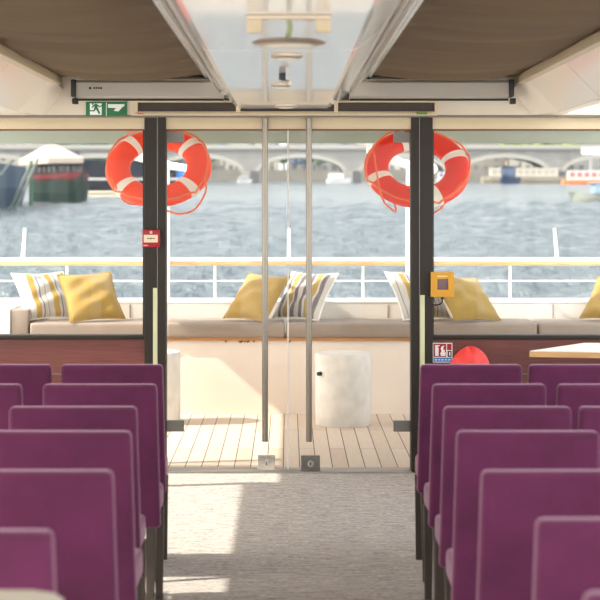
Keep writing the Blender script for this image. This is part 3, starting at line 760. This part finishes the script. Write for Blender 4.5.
# rail
t = thing('deck_railing', 'white railing with a varnished wood handrail behind the bench', 'railing', (0, 14.35, 0.872))
def rx_(px): return X(px, 14.35)
bm = B(); add_box(bm, -3.2, 3.2, -0.03, 0.03, 0.285, 0.322, 0.012, 3); link('handrail', bm, varnish, t, True)
bm = B(); add_box(bm, -3.2, 3.2, -0.032, 0.032, 0.318, 0.352, 0.010, 3); link('rail_cap', bm, white_paint, t, True)
bm = B(); add_tube(bm, [(-3.2, 0, 0.155), (3.2, 0, 0.155)], 0.007, 8); link('rail_wire', bm, white_paint, t, True)
for px in (67, 215, 363, 510, -80, 657):
    bm = B(); add_tube(bm, [(rx_(px), 0, 0), (rx_(px), 0, 0.29)], 0.012, 10); link('rail_post', bm, white_paint, t, True)
for px, lean, w in ((23, 0.016, 'left end of the handrail'), (289, 0.0, 'middle of the handrail by the door joint'), (557, -0.022, 'right part of the handrail')):
    o = bpy.data.objects.new('x', None)
    bm = B(); add_tube(bm, [(0, 0, 0), (lean, 0, 0.25)], [0.017, 0.013], 10)
    o = link('stub_pole', bm, white_paint, None, True, (rx_(px), 14.35, 1.222)); tag(o, 'short white stub pole on the ' + w, 'pole', 'stub poles on the handrail')

# white posts with strut and lifebuoys
for px, side in ((167.5, 'left'), (409, 'right')):
    D = 14.30
    t = thing('awning_post', 'slim white deck post behind the %s lifebuoy' % side, 'post', (X(px, D), D, 0.872), group='white deck posts')
    bm = B(); add_tube(bm, [(0, 0, 0), (0, 0, 1.17)], 0.020 if side == 'left' else 0.026, 14); link('post_tube', bm, white_paint, t, True)
    bm = B()
    add_tube(bm, [(-0.34, 0, 1.24), (0, 0, 1.13), (0.19, -0.02, 1.10)], [0.05, 0.035, 0.03], 14); link('strut', bm, white_paint, t, True)
    bm = B(); bmesh.ops.create_uvsphere(bm, u_segments=14, v_segments=10, radius=0.05, matrix=Matrix.Translation((0.19, -0.02, 1.10))); link('strut_knob', bm, white_paint, t, True)
    bm = B(); add_tube(bm, [(-0.34, 0, 1.24), (-0.36, -0.88, 1.40)], 0.018, 10); link('roof_tie', bm, white_paint, t, True)

def lifebuoy(px, py, D, m, bands, label, seed):
    t = thing('lifebuoy', label, 'lifebuoy', (X(px, D), D, Z(py, D)), (math.radians(-44), 0, 0), 'orange lifebuoys')
    R = 0.2875; ra, rb = 0.088, 0.055
    def ring(a0, a1, k, ea, eb, closed):
        bm = B(); rings = []; n_ = 20
        cnt = k if closed else k + 1
        for i in range(cnt):
            a = a0 + (a1 - a0) * i / k
            rings.append([bm.verts.new(((R + ea * math.cos(b)) * math.cos(a), eb * math.sin(b), (R + ea * math.cos(b)) * math.sin(a))) for b in [2 * PI * j / n_ for j in range(n_)]])
        for i in range(k):
            p, q = rings[i], rings[(i + 1) % len(rings)]
            for j in range(n_): bm.faces.new((p[j], p[(j + 1) % n_], q[(j + 1) % n_], q[j]))
        if not closed: bm.faces.new(rings[0][::-1]); bm.faces.new(rings[-1])
        return bm
    link('ring', ring(0, 2 * PI, 72, ra, rb, True), m, t, True)
    for bdeg in bands:
        a = math.radians(bdeg); w = 0.085
        link('reflective_band', ring(a - w, a + w, 6, ra + 0.003, rb + 0.003, False), reflective, t, True)
        link('rope_cuff', ring(a + w * .9, a + w * 1.3, 3, ra + 0.005, rb + 0.005, False), rope_w, t, True)
    # grab rope sagging between bands (parts hang down in world space: -z' roughly)
    rnd = random.Random(seed)
    for i in range(4):
        a0, a1 = math.radians(bands[i]), math.radians(bands[(i + 1) % 4])
        if a1 < a0: a1 += 2 * PI
        pts = []
        for k in range(15):
            u = k / 14; a = a0 + (a1 - a0) * u
            sag = 4 * u * (1 - u)
            rr = R + ra + 0.008 - 0.03 * sag
            x, z = rr * math.cos(a), rr * math.sin(a)
            y = -0.02 - (rb + 0.02) * sag ** 0.5
            zz = z - 0.09 * sag * (0.6 + 0.8 * rnd.random() * 0.2)
            pts.append((x, y, zz))
        bm = B(); add_tube(bm, pts, 0.007, 7); link('grab_rope', bm, rope_m, t, True)
    bm = B(); ztop = R + ra - 0.03
    add_tube(bm, [(0.0, 0.02, ztop - 0.06), (0, 0.0, ztop + 0.02), (0, -0.06, ztop + 0.05)], 0.012, 8); link('hanger', bm, rope_w, t, True)
    return t
lifebuoy(158.5, 167.5, 12.0, orange, (41, 132, 222, 316), 'bright orange lifebuoy with silver bands hanging behind the left door post', 1)
lifebuoy(417, 168.5, 12.0, orange_r, (18, 108, 202, 290), 'red-orange lifebuoy with silver bands hanging behind the right door post', 2)
# trailing rope tails
def tail(pts, label):
    bm = B(); P_ = [Vector((X(p[0], p[2]), p[2], Z(p[1], p[2]))) for p in pts]
    # catmull
    out = []
    for i in range(len(P_) - 1):
        p0 = P_[max(i - 1, 0)]; p1 = P_[i]; p2 = P_[i + 1]; p3 = P_[min(i + 2, len(P_) - 1)]
        for k in range(6):
            u = k / 6
            out.append(0.5 * ((2 * p1) + (-p0 + p2) * u + (2 * p0 - 5 * p1 + 4 * p2 - p3) * u * u + (-p0 + 3 * p1 - 3 * p2 + p3) * u ** 3))
    out.append(P_[-1]); add_tube(bm, out, 0.007, 7)
    tag(link('rope_tail', bm, rope_m, None, True), label, 'rope', 'loose rope loops')
tail([(205, 176, 11.82), (206, 190, 11.84), (200, 203, 11.86), (192, 211, 11.88), (180, 214, 11.88), (168, 211, 11.9), (150, 205, 11.95)], 'loose orange rope loop under the right side of the left lifebuoy')
tail([(112, 178, 11.8), (117, 190, 11.82), (122, 199, 11.85), (131, 204, 11.88), (146, 204, 11.95)], 'loose orange rope loop under the left side of the left lifebuoy')
tail([(374, 152, 11.75), (378, 180, 11.75), (383, 200, 11.8), (390, 208, 11.85), (396, 211, 11.9), (393, 198, 11.9)], 'loose rope loop below the left side of the right lifebuoy')
tail([(462, 183, 11.8), (450, 196, 11.82), (441, 208, 11.85), (431, 213, 11.88), (420, 205, 11.9)], 'loose rope loop below the right side of the right lifebuoy')

# ------------------------------------------------------------------ the river and what floats on it
def place(o, x, y, h=0.0, rz=0.0):
    o.location = W(x, y, h); o.rotation_euler = (TH, 0, rz); return o
import numpy as np
def river_mesh():
    rng = np.random.RandomState(4)
    nr, nc = 640, 480
    inv = np.linspace(1 / 14.7, 1 / 900.0, nr) ** 1.0
    # finer rows where the rail shows the water
    q = np.concatenate([np.linspace(1 / 14.7, 1 / 34.0, 40, endpoint=False), np.linspace(1 / 34.0, 1 / 900.0, nr - 40)])
    yy = 1 / q
    u = np.linspace(-1, 1, nc)
    Yg = np.repeat(yy[:, None], nc, 1); Xg = u[None, :] * (18 + 0.34 * yy[:, None] + (yy[:, None] > 380) * (yy[:, None] - 380) * 1.2)
    dy = np.abs(np.gradient(yy))[:, None]
    Zg = np.zeros_like(Xg)
    for k in range(60):
        lam = 0.45 * (4.5 / 0.45) ** rng.rand()
        th = rng.normal(0.35, 0.75)
        kx, ky = 2 * np.pi / lam * np.sin(th), 2 * np.pi / lam * np.cos(th)
        amp = 0.0145 * lam ** 0.85
        ph = rng.rand() * 2 * np.pi
        ly = lam / max(abs(np.cos(th)), 0.05)
        fade = np.clip(ly / (2.2 * dy) - 0.7, 0, 1)
        group = 0.65 + 0.35 * np.sin(Xg * 0.07 * rng.randn() + Yg * 0.05 * rng.randn() + ph * 3)
        Zg += fade * group * amp * np.sin(kx * Xg + ky * Yg + ph + 0.6 * np.sin(0.23 * Xg + 0.17 * Yg + k))
    verts = np.stack([Xg, Yg, Zg], -1).reshape(-1, 3)
    idx = np.arange(nr * nc).reshape(nr, nc)
    f = np.stack([idx[:-1, :-1], idx[:-1, 1:], idx[1:, 1:], idx[1:, :-1]], -1).reshape(-1, 4)
    me = bpy.data.meshes.new('river_water')
    me.from_pydata(verts.tolist(), [], f.tolist()); me.polygons.foreach_set('use_smooth', [True] * len(f)); me.update()
    me.materials.append(water_m)
    o = bpy.data.objects.new('river_water', me); COL.objects.link(o); return o
wtr = river_mesh()
wtr.location = (0, 0, WL); wtr.rotation_euler = (TH, 0, 0); tag(wtr, 'rippled grey-blue river behind the boat', 'river', kind='stuff')

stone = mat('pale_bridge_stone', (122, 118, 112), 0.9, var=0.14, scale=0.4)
stone_d = mat('dark_bridge_stone', (104, 102, 99), 0.9)  # darker stone tone for the cornice and pier cutwaters
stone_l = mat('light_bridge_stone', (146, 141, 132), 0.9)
# arch bridge
def pxs(D): return F / D
def arch_bridge(name, y0, y1, deck_h, crown, spring, cx0, span, pier, nspan, i0):
    root = thing(name, 'pale stone arch bridge crossing the river in the distance', 'bridge', W(0, y0), (TH, 0, 0))
    for k in range(nspan):
        xc = cx0 + (i0 + k) * span; half = span / 2
        poly = [(xc - half, deck_h), (xc - half, spring)]
        a_ = half - pier / 2
        poly = [(xc - half, 0.0), (xc - a_, 0.0), (xc - a_, spring)]
        for q in range(1, 20):
            u = -1 + 2 * q / 20; poly.append((xc + u * a_, spring + (crown - spring) * math.sqrt(max(0, 1 - u * u)) ** 0.9))
        poly += [(xc + a_, spring), (xc + a_, 0.0), (xc + half, 0.0), (xc + half, deck_h), (xc - half, deck_h)]
        bm = B(); add_prism(bm, poly, 'y', 0, y1 - y0); link('arch_span', bm, stone, root)
        inner, outer = [], []
        for q in range(0, 25):
            a2 = PI * q / 24; cx_, sx_ = math.cos(a2), math.sin(a2)
            inner.append((xc + cx_ * a_, spring + (crown - spring) * sx_ ** 0.9)); outer.append((xc + cx_ * (a_ + 0.9), spring + (crown - spring + 1.1) * sx_ ** 0.9))
        bm = B()
        for q in range(24):
            add_prism(bm, [inner[q], inner[q + 1], outer[q + 1], outer[q]], 'y', -0.35, 0.05)
        bmesh.ops.remove_doubles(bm, verts=bm.verts, dist=1e-4)
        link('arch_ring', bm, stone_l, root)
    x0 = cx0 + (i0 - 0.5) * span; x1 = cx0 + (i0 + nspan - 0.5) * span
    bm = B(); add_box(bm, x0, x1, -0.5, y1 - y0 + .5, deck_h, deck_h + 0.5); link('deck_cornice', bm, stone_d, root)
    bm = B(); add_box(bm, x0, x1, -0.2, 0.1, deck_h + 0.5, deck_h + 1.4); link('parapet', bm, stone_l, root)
    for k in range(nspan + 1):
        x = cx0 + (i0 - 0.5 + k) * span
        bm = B(); add_prism(bm, [(x - pier * .55, 0), (x, -3.0), (x + pier * .55, 0), (x + pier * .55, 2), (x - pier * .55, 2)], 'z', 0.0, spring + 1.0)
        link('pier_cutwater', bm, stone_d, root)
    return root
D = 430.0; k = D / F
arch_bridge('arch_bridge', D, D + 14, 8.2, 6.3, 2.0, (301 - CX) * k, 102 * k, 16 * k, 8, -4)
# far bank: quay wall and ground
bk = thing('far_quay', 'pale stone quay wall along the far bank', 'quay', W(0, 500), (TH, 0, 0))
bm = B(); add_box(bm, -400, 400, 0, 3, 0, 3.4); link('quay_wall', bm, mat('quay_stone', (112, 105, 94), 0.9, var=0.15, scale=0.3), bk)
bm = B(); add_box(bm, -400, 400, 3, 200, 0, 3.2); link('bank_ground', bm, mat('bank_ground', (150, 150, 136), 0.95), bk)
# trees on the far bank
def tree(x, y, hgt, wid, m, label, seed, trunk=True):
    rnd = random.Random(seed)
    t = thing('bank_tree', label, 'tree', W(x, y, 3.0), (TH, 0, 0), 'trees on the far bank')
    bm = B(); add_tube(bm, [(0, 0, 0), (0.1, 0, hgt * .5)], [0.35, 0.2], 8); link('trunk', bm, mat('bark', (90, 80, 70), 0.9), t)
    bm = B()
    for i in range(16):
        a = rnd.uniform(0, 2 * PI); rr = rnd.uniform(0, wid * .35); zz = rnd.uniform(.4, .85) * hgt
        bmesh.ops.create_icosphere(bm, subdivisions=2, radius=rnd.uniform(.16, .3) * wid, matrix=Matrix.Translation((rr * math.cos(a), rr * math.sin(a), zz)))
    for v in bm.verts: v.co += Vector((rnd.uniform(-1, 1), rnd.uniform(-1, 1), rnd.uniform(-1, 1))) * wid * 0.03
    link('crown', bm, m, t)
tree_g = mat('hazy_tree_green', (72, 84, 66), 0.95, var=0.25, scale=0.8)
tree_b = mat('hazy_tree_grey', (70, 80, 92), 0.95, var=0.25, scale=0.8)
tree_y = mat('spring_tree_green', (112, 126, 48), 0.95, var=0.2, scale=0.8)
random.seed(11)
D = 520
tl = []
for i, px in enumerate(range(176, 345, 12)):
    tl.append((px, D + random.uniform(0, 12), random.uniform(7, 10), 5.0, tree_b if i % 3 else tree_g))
for i, px in enumerate(range(60, 150, 13)): tl.append((px, 510, random.uniform(9, 12), 6.5, tree_g))
for i, px in enumerate((508, 520, 534, 546, 558, 570)): tl.append((px, 505, random.uniform(14.0, 15.0), 6.0, tree_y))
for i, (px, y, h_, w_, m_) in enumerate(tl):
    kind_ = {tree_b.name: 'grey hazy tree under the distant bridge arches', tree_g.name: 'dull green tree along the far bank at left or under the arches', tree_y.name: 'yellow-green spring tree above the bridge at right'}[m_.name]
    tree((px - CX) * y / F, y, h_, w_, m_, kind_, 100 + i)
# hazy town
random.seed(5)
fac = [facade_mat('facade_%d' % i, w_, (74, 76, 82), 3.4, 3.5) for i, w_ in enumerate(((140, 133, 122), (124, 120, 115), (158, 150, 140), (114, 106, 96)))]
roofm = [mat('zinc_roof', (112, 118, 126), 0.6), mat('slate_roof', (88, 92, 100), 0.6)]
x = -200.0; i = 0
side_words = ['far left', 'left', 'centre left', 'centre', 'centre right', 'right', 'far right']
while x < 215:
    w_ = random.uniform(16, 28); hh = random.uniform(14, 21)
    t = thing('town_building', 'hazy town building under a %s roof, %s of the skyline' % (['zinc', 'slate'][i % 2], side_words[min(6, max(0, int((x + 200) / 60)))]),
              'building', W(x + w_ / 2, 560 + random.uniform(0, 10), 3.0), (TH, 0, 0), 'town buildings on the far bank ' + str(min(6, max(0, int((x + 200) / 60))) * 2 + i % 2))
    bm = B(); add_box(bm, -w_ / 2, w_ / 2, 0, 14, 0, hh); link('walls', bm, fac[i % 4], t)
    bm = B(); add_prism(bm, [(-w_ / 2 - .3, hh), (w_ / 2 + .3, hh), (w_ / 2 - 2, hh + 4), (-w_ / 2 + 2, hh + 4)], 'y', -0.3, 14.3); link('roof', bm, roofm[i % 2], t)
    x += w_ + random.choice((0, 0, 3)); i += 1

# boats ----------------------------------------------------------------------
def hull_bm(L, Wd, Hh, sheer=0.3, n=24, bow=1.0):
    """hull along +x (bow at +x), waterline at 0"""
    bm = B(); sec = []
    for i in range(n + 1):
        u = i / n; x = -L / 2 + L * u
        w = Wd / 2 * (1 - max(0, (u - 0.68) / 0.32) ** 2.2 * 0.985)
        if u < 0.08: w *= 0.8 + 0.2 * u / 0.08
        z = Hh + sheer * (max(0, (u - .6) / .4) ** 2)
        sec.append([bm.verts.new((x, -w * .82, -0.3)), bm.verts.new((x, -w, Hh * .5)), bm.verts.new((x + (0.4 * bow if i == n else 0), -w, z)),
                    bm.verts.new((x + (0.4 * bow if i == n else 0), w, z)), bm.verts.new((x, w, Hh * .5)), bm.verts.new((x, w * .82, -0.3))])
    for a, b in zip(sec[:-1], sec[1:]):
        for j in range(6): bm.faces.new((a[j], a[(j + 1) % 6], b[(j + 1) % 6], b[j]))
    bm.faces.new(sec[0]); bm.faces.new(sec[-1][::-1])
    return bm
# grey-blue barge at the very left
hb = mat('grey_blue_hull', (52, 68, 84), 0.6, spec=0.2, var=0.08, scale=0.5)
t = thing('moored_barge', 'tall grey-blue moored barge cut by the left edge', 'boat'); D = 118
place(t, -23.2, 113, 0, math.radians(-88))
link('hull', hull_bm(52, 6.5, 3.4, 0.2), hb, t)
bm = B(); add_box(bm, -12, 8, -2.2, 2.2, 3.4, 4.6, 0.1); link('deckhouse', bm, white_paint, t)
for q in range(4):
    bm = B(); add_box(bm, 8.02, 8.08, -1.8 + q * 1.0, -1.2 + q * 1.0, 3.7, 4.2); link('window', bm, mat('boat_window', (70, 80, 120), 0.2), t)
# mooring poles
for i, (px0, py0, px1, py1) in enumerate(((8, 214, 30, 160), (14, 213, 36, 158), (0, 176, 10, 160))):
    bm = B(); D = 112 if i < 2 else 108
    a = Vector(((px0 - CX) * D / F, D, Z(py0, D))); b = Vector(((px1 - CX) * D / F, D + 1, Z(py1, D)))
    add_tube(bm, [(0, 0, 0), b - a], 0.09, 8); o = link('mooring_spar', bm, mat('pale_spar', (78, 84, 78), 0.6), None, False, a)
    tag(o, ['long slanting pale spar against the barge hull, lower of the pair', 'long slanting pale spar against the barge hull, upper of the pair', 'short slanting spar at the left edge of the barge'][i], 'spar', 'slanting spars')
o = None
bm = B(); D = 135; add_tube(bm, [(0, 0, 0), (0, 0, 3.9)], 0.16, 8)
o = link('mooring_pile', bm, mat('green_pile', (60, 92, 66), 0.7)); o.location = W((31 - CX) * D / F, D, -0.3); tag(o, 'thin green mooring pile before the green boat', 'pile')
# green and red tour boat with canopy
D = 146
t = thing('canopied_boat', 'dark green and red river boat with a cream tent canopy', 'boat'); place(t, (54 - CX) * D / F, D + 5, 0, math.radians(-62)); t.scale = (0.70, 0.78, 1.0)
def hullz(L, Wd, z0, z1, sc_=1.0):
    b_ = hull_bm(L, Wd * sc_, 1.0, 0.25)
    for v in b_.verts: v.co.z = z0 + (v.co.z) * (z1 - z0) if v.co.z > 0 else z0
    return b_
link('hull', hullz(14, 4.0, -0.2, 2.0), mat('bottle_green_hull', (12, 30, 26), 0.6, spec=0.15), t)
link('red_strake', hullz(14.1, 4.1, 1.75, 2.5), mat('dull_red_strake', (84, 24, 26), 0.6, spec=0.2), t)
bm = B(); add_box(bm, -6.2, 3.4, -1.6, 1.6, 2.4, 3.5, 0.05); link('cabin', bm, mat('brown_cabin', (56, 40, 34), 0.6, spec=0.2), t)
for q in range(4):
    bm = B(); add_box(bm, 3.41, 3.45, -1.4 + q * .75, -0.9 + q * .75, 2.7, 3.2); link('window', bm, mat('cabin_window', (40, 44, 56), 0.2), t)
for q in range(5):
    bm = B(); add_box(bm, -5.4 + q * 1.8, -4.4 + q * 1.8, -1.65, -1.6, 2.7, 3.2); link('window', bm, mat('cabin_window', (40, 44, 56), 0.2), t)
bm = B()
base = [(-6.4, -3.0, 3.9), (4.4, -3.0, 3.9), (4.4, 1.2, 3.9), (-6.4, 1.2, 3.9)]
bv = [bm.verts.new(p) for p in base]; lv = [bm.verts.new((p[0], p[1], 3.45)) for p in base]; tv = [bm.verts.new(p) for p in ((-3.4, -0.9, 5.1), (1.4, -0.9, 5.1))]
for i_ in range(4): bm.faces.new((lv[i_], lv[(i_ + 1) % 4], bv[(i_ + 1) % 4], bv[i_]))
bm.faces.new((bv[0], bv[1], tv[1], tv[0])); bm.faces.new((bv[2], bv[3], tv[0], tv[1])); bm.faces.new((bv[1], bv[2], tv[1])); bm.faces.new((bv[3], bv[0], tv[0])); bm.faces.new(lv[::-1])
link('canopy', bm, mat('cream_canopy', (168, 152, 136), 0.7), t)
# dark long barge behind
D = 205
t = thing('dark_barge', 'long dark blue-grey covered barge behind the left lifebuoy', 'boat'); place(t, (120 - CX) * D / F, D + 3, 0, 0)
link('hull', hull_bm(17, 5, 1.9, 0.2), mat('dark_barge_hull', (16, 20, 28), 0.6, spec=0.15), t)
bm = B(); add_box(bm, -8.2, 6.5, -2.3, 2.3, 1.9, 4.1, 0.06); link('cover', bm, mat('dark_barge_cover', (22, 27, 36), 0.7, spec=0.15), t)
bm = B(); add_box(bm, -8.4, 8.0, -2.56, -2.5, 1.75, 2.0); link('rubbing_strake', bm, alu_paint, t)
bm = B(); add_box(bm, 6.7, 7.6, -1, 1, 1.9, 2.9); link('wheelhouse', bm, blue_m, t)
bm = B(); add_tube(bm, [(0, 0, 0), (0, 0, 4.9)], 0.6, 12); o = link('river_pile', bm, mat('dark_pile', (56, 66, 76), 0.8)); D = 168; o.location = W((73.5 - CX) * D / F, D, -0.2)
tag(o, 'thick dark mooring pile right of the canopied boat', 'pile')
t = thing('floating_pontoon', 'low beige pontoon in front of the dark barge', 'pontoon'); D = 185; place(t, (90 - CX) * D / F, D)
bm = B(); add_box(bm, -1.6, 3.4, -1, 1, -0.2, 0.62, 0.05); link('float', bm, mat('beige_pontoon', (206, 194, 164), 0.7), t)
bm = B(); add_box(bm, -1.7, 3.5, -1.1, -1.0, 0.35, 0.5); link('fender', bm, mat('dark_fender', (90, 84, 76), 0.7), t)
# white cruiser below the bridge arch
far_white = mat('dimmed_white_boat_paint', (186, 182, 176), 0.5, var=0.05, scale=1)  # white dimmed in the colour so distant boats do not blow out in bright light
def cruiser(px, D, L, label, hullc, topc, winc, h1=1.2, h2=2.4, rz=0.0, band=None):
    t = thing('river_boat', label, 'boat'); place(t, (px - CX) * D / F, D, 0, rz)
    link('hull', hull_bm(L, min(4.2, L * .3), h1, 0.2), hullc, t)
    bm = B(); add_box(bm, -L * .42, L * .25, -1.2, 1.2, h1, h2, 0.08); link('cabin', bm, topc, t)
    nn = max(3, int(L * .67 / 1.6))
    for q in range(nn):
        bm = B(); x = -L * .40 + q * (L * .64 / nn); add_box(bm, x, x + L * .64 / nn * .7, -1.24, -1.2, h1 + (h2 - h1) * .3, h2 - (h2 - h1) * .2); link('window', bm, winc, t)
    bm = B(); add_box(bm, -L * .44, L * .28, -1.3, 1.3, h2, h2 + 0.12, 0.03); link('roof', bm, topc, t)
    return t
wm = mat('boat_window', (70, 80, 120), 0.2)
cruiser(338, 418, 5.6, 'small white cruiser moored under the middle bridge arch', far_white, far_white, mat('pale_window', (190, 196, 200), 0.2), 1.0, 2.4)
cruiser(244, 425, 3.4, 'small pale boat by the left bridge pier', far_white, far_white, wm, 0.8, 1.5)
cruiser(532, 405, 24, 'long cream passenger barge moored before the right bridge arches', mat('tan_hull', (132, 122, 104), 0.7), mat('cream_boat', (176, 166, 150), 0.6), mat('cream_window', (150, 140, 126), 0.4), 1.7, 3.6)
cruiser(510, 395, 4.4, 'dark blue workboat before the long cream barge', mat('navy_hull', (30, 44, 74), 0.5), mat('navy_cabin', (38, 50, 78), 0.5), mat('grey_window', (76, 92, 110), 0.3), 1.4, 4.0)
cruiser(450, 400, 6.5, 'small white boat just right of the right lifebuoy', mat('grey_hull', (150, 150, 148), 0.6), far_white, wm, 1.2, 2.6)
t = cruiser(596, 380, 15, 'white and orange boat cut by the right edge', mat('orange_hull', (206, 116, 70), 0.6), far_white, mat('red_window', (150, 90, 80), 0.4), 1.0, 3.0)
bm = B(); add_box(bm, -1.4, -0.8, -0.4, 0.4, 3.1, 8.4); link('funnel_mast', bm, mat('mast_grey', (140, 134, 130), 0.6), t)
bm = B(); add_box(bm, -3.2, 6, -0.5, 0.5, 6.6, 8.2); link('signal_board', bm, far_white, t)
cruiser(612, 152, 7, 'glass-sided grey tour boat on the water at the right edge', mat('grey_tour_hull', (112, 114, 104), 0.5), mat('pale_blue_cabin', (120, 140, 152), 0.4), mat('blue_window', (40, 70, 96), 0.2), 0.75, 1.65, math.radians(178))

# ------------------------------------------------------------------ light and sky
sun = bpy.data.lights.new('sun', 'SUN'); sun.energy = 4.2; sun.angle = math.radians(0.6); sun.color = (1.0, 0.93, 0.82)
so = bpy.data.objects.new('sun', sun); COL.objects.link(so)
sd = Vector((1.0, 0.19, -0.88)).normalized(); so.rotation_euler = sd.to_track_quat('-Z', 'Y').to_euler(); so.location = (-6, 4, 8)
w = bpy.data.worlds.new('world'); SC.world = w; w.use_nodes = True; nt = w.node_tree; bg = nt.nodes['Background']
sky = nt.nodes.new('ShaderNodeTexSky'); sky.sky_type = 'NISHITA'; sky.sun_disc = False
sky.sun_elevation = math.radians(41); sky.sun_rotation = math.radians(-94); sky.air_density = 1.2; sky.dust_density = 2.5
mx = nt.nodes.new('ShaderNodeMix'); mx.data_type = 'RGBA'; mx.inputs['B'].default_value = (6.2, 6.1, 5.9, 1)
nt.links.new(sky.outputs[0], mx.inputs['A']); nt.links.new(mx.outputs['Result'], bg.inputs['Color'])
# brighter sky ahead of the boat and overhead, duller sky low over the town astern
tcw = nt.nodes.new('ShaderNodeTexCoord'); spw = nt.nodes.new('ShaderNodeSeparateXYZ'); nt.links.new(tcw.outputs['Generated'], spw.inputs[0])
cn = nt.nodes.new('ShaderNodeTexNoise'); cn.inputs['Scale'].default_value = 3.0; cn.inputs['Detail'].default_value = 5
cm = nt.nodes.new('ShaderNodeMapping'); cm.inputs['Scale'].default_value = (1, 1, 4); nt.links.new(tcw.outputs['Generated'], cm.inputs[0]); nt.links.new(cm.outputs[0], cn.inputs['Vector'])
m1 = nt.nodes.new('ShaderNodeMath'); m1.operation = 'MULTIPLY_ADD'; m1.inputs[1].default_value = 0.5; m1.inputs[2].default_value = -0.25; nt.links.new(cn.outputs['Fac'], m1.inputs[0])
m2_ = nt.nodes.new('ShaderNodeMath'); m2_.operation = 'ADD'; nt.links.new(spw.outputs['Y'], m2_.inputs[0]); nt.links.new(m1.outputs[0], m2_.inputs[1])
rp = nt.nodes.new('ShaderNodeMapRange'); rp.inputs['From Min'].default_value = -0.7; rp.inputs['From Max'].default_value = 0.75
rp.inputs['To Min'].default_value = 0.46; rp.inputs['To Max'].default_value = 0.125; nt.links.new(m2_.outputs[0], rp.inputs['Value'])
nt.links.new(rp.outputs[0], bg.inputs['Strength'])
# pale haze low down, bluer sky higher up
er = nt.nodes.new('ShaderNodeMapRange'); er.inputs['From Min'].default_value = 0.10; er.inputs['From Max'].default_value = 0.42
er.inputs['To Min'].default_value = 0.92; er.inputs['To Max'].default_value = 0.45
nt.links.new(spw.outputs['Z'], er.inputs['Value']); nt.links.new(er.outputs[0], mx.inputs['Factor'])

# ------------------------------------------------------------------ camera
cam = bpy.data.cameras.new('camera'); co = bpy.data.objects.new('camera', cam); COL.objects.link(co)
co.location = (0, 0, H); co.rotation_euler = (PI / 2, 0, 0)
cam.sensor_width = 36; cam.lens = F / 600 * 36
cam.shift_x = (300 - CX) / 600; cam.shift_y = -(300 - CY) / 600
cam.clip_start = 0.1; cam.clip_end = 2000
cam.dof.use_dof = True; cam.dof.focus_distance = 10.6; cam.dof.aperture_fstop = 4.5
SC.camera = co
SC.view_settings.view_transform = 'Standard'; SC.view_settings.look = 'None'; SC.view_settings.gamma = 1
SC.view_settings.exposure = 0.95
